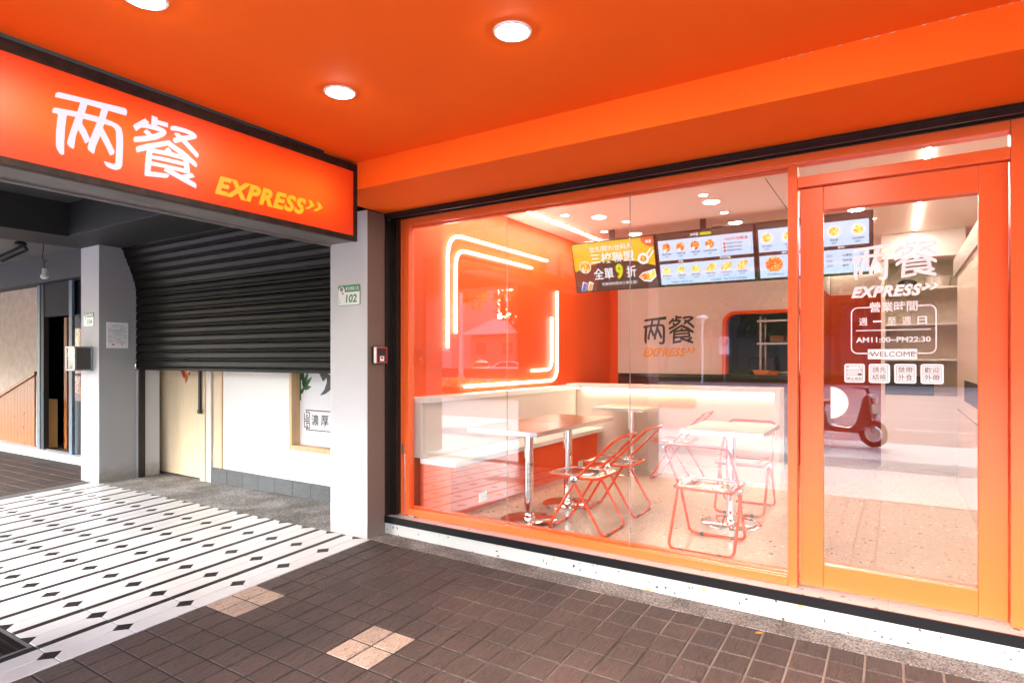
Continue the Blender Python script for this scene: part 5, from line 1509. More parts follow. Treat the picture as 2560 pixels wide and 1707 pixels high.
def paint_promo(pic, F, x0, x1, y0, y1):
    W, H = x1-x0, y1-y0
    u = lambda a: x0+a*W
    v = lambda a: y0+a*H
    curve_ = [(u(k/20), v(.40 + .20*math.sin(math.pi*min(1, (k/20)*.95+.02)))) for k in range(21)]
    P_(S_YEL, pic, lambda mb: flat(mb, curve_ + [(u(1),v(1)),(u(0),v(1))], F, .0006), 'yellow_field')
    P_(S_ORG, pic, lambda mb: flat(mb, [(u(1),v(1)),(u(.86),v(1))]+[(u(1)-.15*W*math.cos(math.radians(a)), v(1)-.20*H*math.sin(math.radians(a))) for a in range(10, 91, 10)], F, .0012), 'corner_badge')
    def words(mb):
        text(None, '台大/師大/台科大', F, (u(.22),u(.74),v(.80),v(.93)), None, mb=mb, depth=.0014, bold=.01, fit='both')
        text(None, '三校聯盟', F, (u(.22),u(.76),v(.555),v(.775)), None, mb=mb, depth=.0014, bold=.012)
        text(None, '全單', F, (u(.24),u(.49),v(.22),v(.46)), None, mb=mb, depth=.0014, bold=.014)
        text(None, '折', F, (u(.65),u(.77),v(.22),v(.46)), None, mb=mb, depth=.0014, bold=.014)
        text(None, '結帳時持有效之學生證）', F, (u(.33),u(.77),v(.085),v(.155)), None, mb=mb, depth=.0014)
        flat(mb, ell(u(.14), v(.50), .075*W, .128*H), F, .0016)
        flat(mb, ell(u(.865), v(.58), .066*W, .115*H), F, .0016)
        flat(mb, [(u(.84),v(.30)),(u(.99),v(.36)),(u(1),v(.20)),(u(.93),v(.10)),(u(.85),v(.12)),(u(.79),v(.22))], F, .0016)
        for a in (0, .045): flat(mb, [(u(.885+a),v(.64-a)),(u(.90+a),v(.625-a)),(u(.97+a*.6),v(.76-a)),(u(.955+a*.6),v(.775-a))], F, .0018)
        text(None, '两餐', F, (u(.905),u(.975),v(.875),v(.945)), None, mb=mb, depth=.002, bold=.02)
        for a, w_ in ((.055,.055),(.135,.055)): flat(mb, [(u(a-.004),v(.0)),(u(a+w_),v(.0)),(u(a+w_+.035),v(.16)),(u(a+w_-.005),v(.195)),(u(a+.03),v(.20))], F, .0012)
    P_(S_WHT, pic, words, 'white_print')
    P_(S_LIM, pic, lambda mb: text(None, '9', F, (u(.52),u(.61),v(.20),v(.52)), None, mb=mb, depth=.0014, bold=.05), 'figure')
    P_(F_RED, pic, lambda mb: (flat(mb, ell(u(.14), v(.50), .066*W, .112*H), F, .0022), flat(mb, ell(u(.865), v(.58), .038*W, .068*H), F, .0022), flat(mb, [(u(.84),v(.27)),(u(.91),v(.30)),(u(.92),v(.14)),(u(.86),v(.14)),(u(.80),v(.22))], F, .0022)), 'dish')
    P_(F_GRN, pic, lambda mb: flat(mb, [(u(.912),v(.30)),(u(.98),v(.33)),(u(.99),v(.21)),(u(.925),v(.135))], F, .0022), 'salad')
    P_(S_WHT, pic, lambda mb: flat(mb, ell(u(.118), v(.44), .022*W, .038*H, 14), F, .0028), 'egg')
    P_(S_BLUE, pic, lambda mb: flat(mb, [(u(.056),v(.005)),(u(.106),v(.005)),(u(.138),v(.15)),(u(.10),v(.18))], F, .0018), 'ruler')
    P_(S_GLD, pic, lambda mb: (flat(mb, [(u(.138),v(.005)),(u(.186),v(.005)),(u(.215),v(.13)),(u(.18),v(.16)),(u(.16),v(.11))], F, .0018), flat(mb, ell(u(.118), v(.44), .010*W, .018*H, 12), F, .0034)), 'pencil')
    def dots(mb):
        for k in range(9):
            a = math.radians(150-k*17); x, y = u(.075)+.065*W*math.cos(a), v(.66)+.10*H*math.sin(a)
            flat(mb, ell(x, y, .006, .004, 6), F, .0014)
    P_(S_INK, pic, dots, 'dotted_line')
def dish(mb, F, x, y, rx, ry, d): flat(mb, ell(x, y, rx, ry, 20), F, d)
def paint_menu(pic, F, x0, x1, y0, y1):
    W, H = x1-x0, y1-y0
    u = lambda a: x0+a*W
    v = lambda a: y0+a*H
    P_(S_BLU, pic, lambda mb: (flat(mb, rect(u(.012),u(.995),v(.49),v(.885)), F, .0006), flat(mb, rect(u(.012),u(.995),v(.02),v(.425)), F, .0006)), 'blue_field')
    def words(mb):
        text(None, '炒年糕', F, (u(.37),u(.455),v(.915),v(.975)), None, mb=mb, depth=.0012, bold=.014)
        text(None, '拌飯', F, (u(.22),u(.275),v(.435),v(.485)), None, mb=mb, depth=.0012, bold=.014)
        text(None, '韓式炸雞', F, (u(.66),u(.77),v(.435),v(.485)), None, mb=mb, depth=.0012, bold=.014)
    P_(S_WHT, pic, words, 'heading')
    P_(S_LIM, pic, lambda mb: flat(mb, rrect(u(.47),u(.59),v(.918),v(.972),.014,4), F, .0010), 'tag')
    def ink(mb):
        text(None, '+$20加起司', F, (u(.482),u(.578),v(.93),v(.96)), None, mb=mb, depth=.0016)
        for k, s in enumerate(('韓式炒年糕','玫瑰炒年糕','海鮮炒年糕','玫瑰泡麵炒年糕')):
            c = .10+k*.155; w_ = .048 if k < 3 else .07
            text(None, s, F, (u(c-w_),u(c+w_),v(.595),v(.635)), None, mb=mb, depth=.0012, bold=.012)
            text(None, '$99', F, (u(c-.018),u(c+.018),v(.545),v(.58)), None, mb=mb, depth=.0012)
        for k, s in enumerate(('魚板湯+炸海苔捲','魚板湯+炸水餃','魚板湯+炸地瓜')):
            text(None, s, F, (u(.735),u(.89),v(.695-k*.065),v(.735-k*.065)), None, mb=mb, depth=.0014, bold=.01, fit='keep', halign='L')
        for k, (s, p) in enumerate((('韓式炸雞拌飯','$129'),('炸豬拌飯','$129'),('韓式拌飯','$129'),('甜辣炸雞','$159'),('起司雪花炸雞','$169'),('椒鹽炸雞','$159'))):
            c = .085+k*.158
            text(None, s, F, (u(c-.055),u(c+.055),v(.165),v(.205)), None, mb=mb, depth=.0012, bold=.01, fit='keep')
            text(None, p, F, (u(c-.025),u(c+.025),v(.115),v(.15)), None, mb=mb, depth=.0012)
        text(None, '升級套餐：魚板湯+飲料', F, (u(.12),u(.36),v(.04),v(.08)), None, mb=mb, depth=.0012)
        text(None, '升級套餐：辣炒年糕+炸物盛盤', F, (u(.55),u(.92),v(.04),v(.08)), None, mb=mb, depth=.0012)
    P_(S_INK, pic, ink, 'small_print')
    def org(mb):
        text(None, '+$50升級套餐', F, (u(.71),u(.95),v(.765),v(.83)), None, mb=mb, depth=.0014, bold=.02)
        for k in range(3): dish(mb, F, u(.715), v(.715-k*.065), .014*W, .025*H, .0012)
        ring(mb, rrect(u(.68),u(.98),v(.52),v(.86),.012,3), rrect(u(.682),u(.978),v(.523),v(.857),.011,3), F, .0010)
    P_(S_ORG, pic, org, 'offer')
    P_(F_RED, pic, lambda mb: [dish(mb, F, u(.10+k*.155), v(.74), .046*W, .085*H, .0012) for k in range(4)], 'dish')
    P_(S_WHT, pic, lambda mb: [dish(mb, F, u(.085+k*.155), v(.69), .018*W, .030*H, .0018) for k in range(4)], 'egg')
    P_(F_GRN, pic, lambda mb: [dish(mb, F, u(.085+k*.158), v(.295), .040*W, .075*H, .0012) for k in range(3)], 'rice_bowl')
    def boats(mb):
        for k in (3, 4, 5):
            c = .085+k*.158
            flat(mb, [(u(c-.06),v(.25)),(u(c+.01),v(.215)),(u(c+.06),v(.31)),(u(c+.05),v(.38)),(u(c-.01),v(.365))], F, .0012)
    P_(F_YEL, pic, boats, 'fried_food')
def paint_drinks(pic, F, x0, x1, y0, y1):
    W, H = x1-x0, y1-y0
    u = lambda a: x0+a*W
    v = lambda a: y0+a*H
    P_(S_BLU, pic, lambda mb: (flat(mb, rect(u(.012),u(.98),v(.49),v(.90)), F, .0006), flat(mb, rect(u(.012),u(.98),v(.02),v(.425)), F, .0006)), 'blue_field')
    P_(S_WHT, pic, lambda mb: (text(None, '飲料', F, (u(.72),u(.78),v(.435),v(.485)), None, mb=mb, depth=.0012, bold=.014), text(None, '湯麵', F, (u(.22),u(.28),v(.435),v(.485)), None, mb=mb, depth=.0012, bold=.014), [dish(mb, F, u(.09+k*.20), v(.74), .062*W, .105*H, .0010) for k in range(5)]), 'plate')
    P_(F_YEL, pic, lambda mb: [dish(mb, F, u(.09+k*.20), v(.74), .042*W, .072*H, .0016) for k in range(5)], 'dish')
    P_(F_RED, pic, lambda mb: dish(mb, F, u(.15), v(.26), .082*W, .14*H, .0012), 'noodle_bowl')
    def ink(mb):
        for k, (s, p) in enumerate((('炸海苔捲','$39'),('炸水餃','$39'),('炸地瓜','$39'),('魚板湯','$59'),('綜合炸物','$99'))):
            c = .09+k*.20
            text(None, s, F, (u(c-.05),u(c+.05),v(.575),v(.615)), None, mb=mb, depth=.0012, bold=.012, fit='keep')
            text(None, p, F, (u(c-.03),u(c+.03),v(.52),v(.56)), None, mb=mb, depth=.0012, fit='keep')
        text(None, '炸拉麵 $100', F, (u(.08),u(.24),v(.06),v(.10)), None, mb=mb, depth=.0012)
        for k, (a, b) in enumerate((('可樂','水蜜桃'),('Zero','乳酸菌'),('雪碧','綠茶'))):
            y = .30-k*.085
            text(None, a, F, (u(.42),u(.56),v(y),v(y+.045)), None, mb=mb, depth=.0012, bold=.01, fit='keep', halign='L')
            text(None, '$30', F, (u(.62),u(.68),v(y),v(y+.045)), None, mb=mb, depth=.0012, fit='keep')
            text(None, b, F, (u(.76),u(.88),v(y),v(y+.045)), None, mb=mb, depth=.0012, bold=.01, fit='keep', halign='L')
            text(None, '$30', F, (u(.90),u(.96),v(y),v(y+.045)), None, mb=mb, depth=.0012, fit='keep')
    P_(S_INK, pic, ink, 'small_print')
screen(-3.335, -2.281, 'yellow promotion screen with a big green 9, next to the orange wall', paint_promo)
screen(-2.279, -1.219, 'pale blue menu screen with red rice cake dishes between two others', paint_menu)
screen(-1.217, -.162, 'pale blue drinks and snacks menu screen partly behind the mullion', paint_drinks)
# ------------------------------------------------------------------ tables
def table(name, lab, x0, x1, y0, y1, bx, by, grp='steel-column bistro tables'):
    t = thing(name, lab, 'table', (bx, by, 0), group=grp)
    zt = .775
    mb = MB(); mb.box(x0+.0015, x1-.0015, y0+.0015, y1-.0015, zt-.033, zt); obj('table_top', mb, M['laminate'], t)
    mb = MB()
    mb.box(x0, x0+.0014, y0, y1, zt-.034, zt-.0006); mb.box(x1-.0014, x1, y0, y1, zt-.034, zt-.0006)
    mb.box(x0+.0014, x1-.0014, y0, y0+.0014, zt-.034, zt-.0006); mb.box(x0+.0014, x1-.0014, y1-.0014, y1, zt-.034, zt-.0006)
    obj('edge_band', mb, M['alu'], t)
    mb = MB(); mb.lathe([(.038,.030),(.038,.742)], (bx,by,0), 32); obj('column', mb, M['chrome'], t)
    mb = MB(); mb.lathe([(.038,.018),(.050,.020),(.050,.030),(.041,.034),(.041,.06),(.0385,.063)], (bx,by,0), 32); obj('collar', mb, M['chrome'], t)
    mb = MB(); mb.lathe([(.228,.001),(.230,.006),(.229,.011),(.222,.0155),(.10,.020),(.045,.024)], (bx,by,0), 56); obj('base_plate', mb, M['chrome'], t)
    mb = MB(); mb.box(bx-.14, bx+.14, by-.025, by+.025, .728, .741); mb.box(bx-.025, bx+.025, by-.14, by+.14, .7285, .7405); obj('top_bracket', mb, M['black'], t)
    return t
table('bistro_table', 'bistro table by the bench at the window end, joined to a second', -2.845, -2.215, .14, .855, -2.52, .54)
table('bistro_table', 'bistro table by the bench, joined behind the one at the window', -2.845, -2.215, .858, 1.575, -2.50, 1.20)
table('bistro_table', 'bistro table in the corner by the white partition', -2.88, -2.27, 2.52, 3.09, -2.55, 2.90)
table('bistro_table', 'bistro table near the mullion with folding chairs on two sides', -1.405, -.797, .95, 1.685, -1.10, 1.31)

# ------------------------------------------------------------------ folding chairs
def chair_proto(lab):
    t = thing('folding_chair', lab, 'chair', (0,0,0), group='orange folding chairs with clear seats')
    HW = .212; R = .0105; zh = .405
    def arc(c, r, a0, a1, ax, n=6): return None
    # rear/back frame: a U bent up from the hinges
    def rnd(pts, r): return rounded([tuple(p) for p in pts], r, 6)
    top = (-.345, .745)
    side = [(0.0, -HW, zh), (-.335, -HW, .735), (-.345, 0, .747), (-.335, HW, .735), (0.0, HW, zh)]
    pth = rnd([(0.0,-HW,zh),(-.345,-HW,.745),(-.345,HW,.745),(0.0,HW,zh)], .075)
    mb = MB(); mb.tube(pth, R, 8); bf = obj('back_frame', mb, M['orange_tube'], t, local=True)
    # legs: two U frames crossing at the hinge
    for sx in (1, -1):
        hw = HW-.012 if sx > 0 else HW+.006
        pth = rnd([(0.0,-hw,zh-.01),(sx*.235,-hw,R),(sx*.235,hw,R),(0.0,hw,zh-.01)], .055)
        mb = MB(); mb.tube(pth, R, 8); lg = obj('leg_frame', mb, M['orange_tube'], t, local=True)
        for y in (-hw+.09, hw-.09):
            mb = MB(); mb.tube([(sx*.235,y-.014,R),(sx*.235,y+.014,R)], R+.0022, 8); obj('foot', mb, M['rubber'], lg, local=True)
    # seat frame and clear seat pan
    z = .425
    sp = rrect(-.185, .240, -.20, .20, .055, 5)
    mb = MB(); mb.tube([(x, y, z) for x, y in sp], .0115, 8, closed=True); obj('seat_frame', mb, M['orange_tube'], t, local=True)
    F = (Vector((0,0,z+.004)), Vector((1,0,0)), Vector((0,1,0)), Vector((0,0,1)))
    mb = MB()
    P0 = rrect(-.183, .238, -.198, .198, .054, 5); 
    def ringpts(k, dz): return [(.027+(x-.027)*k, y*k, z+.010+dz) for x, y in P0]
    levels = [(1.0,0),(.80,.001),(.74,-.004),(.66,-.013),(.3,-.017)]
    n = len(P0); vs = []; fs = []
    for k, dz in levels: vs += ringpts(k, dz)
    for i in range(len(levels)-1):
        for j in range(n): fs.append((i*n+j, i*n+(j+1) % n, (i+1)*n+(j+1) % n, (i+1)*n+j))
    fs.append([(len(levels)-1)*n+j for j in range(n)])
    mb.add(vs, fs, True); st_ = obj('seat', mb, M['acrylic'], t, local=True)
    mb = MB(); mb.tube([(.027+(x-.027)*.77, y*.77, z+.0085) for x, y in P0], .0045, 6, closed=True); obj('moulded_rim', mb, M['acrylic_rim'], st_, local=True)  # whitish ring paints in the bright edge highlights of the acrylic
    # clear backrest panel, slightly dished, inside the upper part of the back frame
    d = Vector((-.345,0,.745)) - Vector((0,0,zh)); d.normalize(); nn = Vector((d.z,0,-d.x))
    mb = MB(); nu, nv = 10, 5; vs = []; fs = []
    L = math.dist((0,zh),(-.345,.745))
    for j in range(nv+1):
        s = L*(.56+.425*j/nv)
        for i in range(nu+1):
            y = (-1+2*i/nu)
            yy = y*(HW-.004); 
            if j == nv: yy = y*(HW-.055)
            elif j == nv-1: yy = y*(HW-.018)
            p = Vector((0,0,zh))+d*s - nn*(.022*(1-y*y)) ; p.y = yy
            vs.append(p)
    for j in range(nv):
        for i in range(nu): a = j*(nu+1)+i; fs.append((a, a+1, a+nu+2, a+nu+1))
    mb.add(vs, fs, True); br_ = obj('backrest', mb, M['acrylic'], t, local=True)
    mb = MB(); mb.tube([vs[i] for i in range(nu+1)], .0025, 5); obj('lower_edge', mb, M['acrylic_rim'], br_, local=True)
    # hinge discs
    for sy in (-1, 1):
        mb = MB(); y0, y1 = sy*(HW-.024), sy*(HW+.016)
        m2 = []
        for r, y in ((.001,y0),(.026,y0),(.030,y0+sy*.004),(.030,y1-sy*.004),(.024,y1),(.001,y1)): m2.append((r, y))
        vs = []; nseg = 20
        for r, y in m2:
            for k in range(nseg):
                a = 2*math.pi*k/nseg; vs.append((r*math.cos(a), y, zh+.005+r*math.sin(a)))
        fs = []
        for i in range(len(m2)-1):
            for k in range(nseg):
                q = (i*nseg+k, i*nseg+(k+1) % nseg, (i+1)*nseg+(k+1) % nseg, (i+1)*nseg+k)
                fs.append(q if sy < 0 else q[::-1])
        mb.add(vs, fs, True); obj('hinge', mb, M['chrome'], t, local=True)
        for s in (.60, .92):
            p = Vector((0,0,zh))+d*(L*s); mb = MB()
            mb.tube([(p.x, sy*(HW+.008), p.z), (p.x, sy*(HW+.014), p.z)], .005, 8); obj('rivet', mb, M['chrome'], t, local=True)
    return t
spots = [(-2.035, .60, math.pi, 'clear-seated orange folding chair by the bench table at the window, turned to the orange wall'),
         (-2.04, 1.24, math.pi, 'clear-seated orange folding chair by the second bench table, behind another chair'),
         (-2.02, 2.90, math.pi, 'clear-seated orange folding chair by the partition, at the corner table'),
         (-1.105, .645, math.pi/2, 'clear-seated orange folding chair with its back to the window glass'),
         (-1.11, 1.86, -math.pi/2, 'clear-seated orange folding chair behind the mullion table, turned to the window')]
ch0 = chair_proto(spots[0][3])
for i, (x, y, rz, lab) in enumerate(spots):
    o = ch0 if i == 0 else copy_tree(ch0)
    o.location = (x, y, 0); o.rotation_euler = (0,0,rz); o["label"] = lab

# ------------------------------------------------------------------ litter on the paving
for x, y, rz, lab in ((-.615, -.235, .4, 'small dry orange leaf lying on the brown paving near the step'), (-9.3, -.25, 1.0, 'small dry orange leaf lying on the far brown paving')):
    m = MB(); c, s = math.cos(rz), math.sin(rz)
    pts = [(-.022,0,.002),(-.01,.007,.005),(.008,.008,.006),(.024,0,.003),(.008,-.008,.003),(-.01,-.007,.002)]
    w_ = [(x+p[0]*c-p[1]*s, y+p[0]*s+p[1]*c, gz(x,y)+p[2]) for p in pts]
    m.add(w_ + [(p[0], p[1], p[2]-.0008) for p in w_], [(0,5,4,3,2,1),(6,7,8,9,10,11)])
    setp(obj('fallen_leaf', m, pbr('dry_leaf', (.45,.16,.02), .7)), lab, 'leaf', 'fallen leaves')
# ------------------------------------------------------------------ the street opposite (seen mirrored in the glass, and the source of the daylight)
def slab(name, x0, x1, y0, y1, z, mat, lab, cat):
    mb = MB(); mb.box(x0, x1, y0, y1, z-.2, z)
    return setp(obj(name, mb, mat), lab, cat, kind='structure')
slab('sidewalk', -120, 80, -9.6, -4.052, -.30, pbr('sidewalk_concrete', (.58,.57,.56), .8, var=.2, vscale=1.2), 'grey concrete sidewalk between the arcade and the avenue', 'sidewalk')
slab('cycle_lane', -120, 80, -7.2, -6.2, -.296, pbr('blue_lane_paint', (.16,.21,.26), .8, var=.2, vscale=2), 'blue grey painted strip along the sidewalk', 'lane')
slab('avenue', -160, 120, -60, -9.62, -.42, pbr('red_bus_lane_asphalt', (.30,.20,.20), .85, var=.2, vscale=.6), 'reddish asphalt avenue with white lane lines', 'road')
mw = pbr('road_marking_white', (.70,.70,.68), .7)
for y, dash in ((-10.2, False), (-13.5, True), (-17.0, False), (-21, True), (-24.5, True), (-28, True), (-33, False)):
    mb = MB()
    if dash:
        x = -110
        while x < 70: mb.box(x, x+4, y-.07, y+.07, -.43, -.416); x += 10
    else: mb.box(-150, 110, y-.07, y+.07, -.43, -.416)
    setp(obj('lane_marking', mb, mw), ('dashed' if dash else 'solid') + ' white lane line, %d metres out on the avenue' % int(-y), 'lane line', kind='structure')
mb = MB(); mb.box(-120, -26, -40.3, -39.7, -.45, .42)
setp(obj('median_barrier', mb, pbr('barrier_red', (.10,.035,.03), .8), bevel=.05), 'dark red median barrier on the avenue', 'barrier')
def leaf_cloud(n, size, fn, rnd):
    m = MB()
    for _ in range(n):
        c = Vector(fn()); a = Vector((rnd.gauss(0,1), rnd.gauss(0,1), rnd.gauss(0,1))).normalized()
        b = a.cross(Vector((rnd.gauss(0,1), rnd.gauss(0,1), rnd.gauss(0,1)))).normalized()
        s = size*rnd.uniform(.6, 1.3)
        m.add([c-a*s-b*s*.45, c+a*s*.2-b*s*.6, c+a*s, c+b*s*.55], [(0,1,2,3)])
    return m
def leafmat(name, a, b):
    m_, nt_, b_, out_ = new_mat(name)
    N, L = nt_.nodes, nt_.links
    g_ = N.new("ShaderNodeNewGeometry"); r_ = N.new("ShaderNodeValToRGB")
    r_.color_ramp.elements[0].color = (*a,1); r_.color_ramp.elements[1].color = (*b,1)
    L.new(g_.outputs["Random Per Island"], r_.inputs[0]); L.new(r_.outputs[0], b_.inputs["Base Color"]); b_.inputs["Roughness"].default_value = .6
    tl_ = N.new("ShaderNodeBsdfTranslucent"); mx_ = N.new("ShaderNodeMixShader"); mx_.inputs[0].default_value = .5
    gm_ = N.new("ShaderNodeMixRGB"); gm_.blend_type = 'MULTIPLY'; gm_.inputs[0].default_value = 1; gm_.inputs[2].default_value = (2.6,2.5,1.4,1)
    L.new(r_.outputs[0], gm_.inputs[1]); L.new(gm_.outputs[0], tl_.inputs[0])
    L.new(b_.outputs[0], mx_.inputs[1]); L.new(tl_.outputs[0], mx_.inputs[2]); L.new(mx_.outputs[0], out_.inputs[0])
    return m_
LM = [leafmat('foliage_%s' % n_, a, b) for n_, a, b in (('mid',(.045,.075,.015),(.11,.16,.03)), ('yellow',(.07,.08,.012),(.20,.19,.03)), ('dark',(.03,.055,.015),(.07,.11,.03)))]
rn = random.Random(11)
def hedge(x0, x1, y, h, lab):
    m = leaf_cloud(int((x1-x0)*120), .11, lambda: (rn.uniform(x0,x1), y+rn.gauss(0,.28), -.42+h*rn.random()**.6), rn)
    m2 = MB(); m2.box(x0, x1, y-.22, y+.22, -.45, -.42+h*.6)
    t = thing('hedge', lab, 'hedge', ((x0+x1)/2, y, -.42))
    obj('foliage', m, LM[1], t); obj('core', m2, LM[2], t)
hedge(-26, -6, -17.6, .8, 'low yellow green hedge between the traffic lanes')
hedge(-24, 30, -42, .95, 'long clipped hedge on the far side of the avenue')
bark = pbr('bark', (.16,.12,.09), .9, var=.3, vscale=8)
def tree_parts(seed, h, r, mat):
    rd_ = random.Random(seed); tr_ = MB(); cr_ = MB()
    pts = [(0,0,-.5)]; x = y = 0
    for k in range(1, 7):
        x += rd_.gauss(0,.12); y += rd_.gauss(0,.12); pts.append((x, y, h*.72*k/6))
    tr_.tube(pts, .2, 8, rad=[.26*(1-.12*k) for k in range(7)])
    cl = []
    for k in range(9):
        a = rd_.uniform(0, 6.28); z0 = h*rd_.uniform(.35,.65); e = (r*rd_.uniform(.35,.95)*math.cos(a), r*rd_.uniform(.35,.95)*math.sin(a), z0+h*rd_.uniform(.08,.32))
        st_ = (x*z0/h, y*z0/h, z0*.85); mid = tuple((st_[i]+e[i])/2+rd_.gauss(0,.15) for i in range(3))
        tr_.tube([st_, mid, e], .06, 6, rad=[.09,.06,.025]); cl.append((e, r*rd_.uniform(.32,.55)))
    cl.append(((x,y,h*.85), r*.55))
    def fn():
        c, rr_ = rd_.choice(cl); d = Vector((rd_.gauss(0,1), rd_.gauss(0,1), rd_.gauss(0,.75)))
        d = d.normalized()*rr_*rd_.random()**.45
        return (c[0]+d.x, c[1]+d.y, c[2]+d.z)
    cr_ = leaf_cloud(2600, .30, fn, rd_)
    return tr_.mesh('trunk'), cr_.mesh('crown')
kinds = [tree_parts(5, 11, 4.2, 0), tree_parts(6, 13, 4.0, 1), tree_parts(8, 9.5, 3.8, 2)]
for i, (a, b) in enumerate(kinds): a.materials.append(bark); b.materials.append(LM[i])
tl = ['spreading mid green street tree across the avenue', 'tall yellowish street tree across the avenue', 'compact dark street tree across the avenue']
i = 0
for x in [-66,-57,-50,-44,-37,-30,-24,-18,-12.5,-7,-2,3.5,9,15,22,-27,-21,-15.5,-10,-4.6,.8,6,12,18.5]:
    k = (i*7+i//3) % 3
    y = -49 - (i*5) % 7 - (8 if i > 14 else 0)
    t = thing('street_tree', tl[k], 'tree', (x, y, -.42), rn.uniform(0,6.28), group='trees across the avenue: ' + tl[k])
    o = obj('trunk', kinds[k][0], bark, t, local=True); o = obj('crown', kinds[k][1], LM[k], t, local=True)
    s = rn.uniform(.85, 1.2); t.scale = (s, s, s); i += 1
# buildings behind the trees
def block(x0, x1, y, d, h, mat, lab, sx=3.0, sz=3.2):
    t = thing('street_building', lab, 'building', ((x0+x1)/2, y, -.42))
    mb = MB(); mb.box(x0, x1, y-d, y, -.5, h); obj('wall', mb, mat, t)
    gl_ = MB(); n = int((x1-x0)/sx); fl = int((h-4)/sz)
    me = None
    for f in range(fl):
        for c in range(n):
            xa = x0+(c+.5)*(x1-x0)/n
            mb = MB(); mb.box(-.85, .85, -.03, .05, -.75, .75)
            if me is None: me = mb.mesh('window'); me.materials.append(pbr('street_window', (.05,.06,.07), .1))
            o = bpy.data.objects.new('window', me); COL.objects.link(o); o.parent = t
            o.location = (xa-(x0+x1)/2, .02, 4.5+f*sz+.42)
    mb = MB(); mb.box(x0-.3, x1+.3, y-d-.3, y+.3, h, h+.5); obj('parapet', mb, mat, t)
block(-75, -52, -62, 12, 17, pbr('grey_block', (.34,.33,.31), .8), 'grey office block behind the trees across the avenue')
block(-34, -22, -70, 12, 26, pbr('pale_tower', (.45,.42,.40), .8), 'pale tower block behind the trees across the avenue')
block(-20, 26, -70, 12, 19, pbr('brown_block', (.30,.24,.20), .8), 'low brown block behind the trees across the avenue')
hs = thing('small_house', 'small house with a white hipped roof beyond the taxi', 'house', (-40, -56, -.42))
mb = MB(); mb.box(-44, -36, -60, -56, -.45, 4.2); obj('wall', mb, pbr('house_wall', (.30,.24,.20), .8), hs)
mb = MB(); mb.add([(-45,-61,4.2),(-35,-61,4.2),(-35,-55,4.2),(-45,-55,4.2),(-42,-58,6.2),(-38,-58,6.2)], [(0,1,5,4),(1,2,5),(2,3,4,5),(3,0,4),(3,2,1,0)]); obj('roof', mb, pbr('white_roof', (.6,.6,.6), .7), hs)
for x in (-42.4, -38.6):
    mb = MB(); mb.box(x-.7, x+.7, -55.99, -55.9, 1.8, 3.2); obj('window', mb, pbr('house_window', (.04,.04,.05), .1), hs)

# lamp post
lp = thing('lamp_post', 'tall pale lamp post on the avenue by the yellow taxi', 'lamp post', (-26.5, -31, -.42))
mb = MB(); mb.tube([(-26.5,-31,-.42),(-26.5,-31,5),(-26.5,-31,11)], .1, 10, rad=[.17,.14,.10]); obj('pole', mb, pbr('lamp_post_paint', (.55,.55,.54), .5), lp)
mb = MB(); mb.lathe([(.26,0),(.24,.5),(.16,.6)], (-26.5,-31,-.42), 12); obj('base', mb, M['galv'], lp)
mb = MB(); mb.tube([(-26.5,-31,10.9),(-25.8,-31,11.4),(-24.2,-31,11.6)], .05, 8); obj('arm', mb, M['galv'], lp)
mb = MB(); mb.box(-24.4,-23.6,-31.13,-30.87,11.52,11.66); obj('lamp_head', mb, M['galv'], lp, bevel=.04)

pk = thing('park_lamp', 'short white park lamp with a round cap by the far hedge', 'lamp post', (-11.8, -40.6, -.42))
mb = MB(); mb.tube([(-11.8,-40.6,-.42),(-11.8,-40.6,3.9)], .07, 8); obj('pole', mb, M['white_plastic'], pk)
mb = MB(); mb.lathe([(.10,0),(.16,.25),(.45,.42),(.40,.50),(.10,.62)], (-11.8,-40.6,3.85), 16); obj('head', mb, M['white_plastic'], pk)
ns = thing('parking_sign', 'white no parking sign on a post by the far hedge', 'sign', (-10.2, -40.4, -.42))
mb = MB(); mb.tube([(-10.2,-40.4,-.42),(-10.2,-40.4,2.9)], .05, 8); obj('pole', mb, M['galv'], ns)
mb = MB(); mb.box(-10.55,-9.85,-40.34,-40.30,1.6,2.85); bd_ = obj('board', mb, M['paper'], ns)
FZ = frame((0,-40.299,0), (-1,0,0), (0,0,1))
mb = MB(); ring(mb, ell(10.2,2.5,.27,.27), ell(10.2,2.5,.19,.19), FZ, .002); flat(mb, [(10.03,2.36),(10.07,2.32),(10.37,2.64),(10.33,2.68)], FZ, .003); obj('symbol', mb, M['red'], bd_)
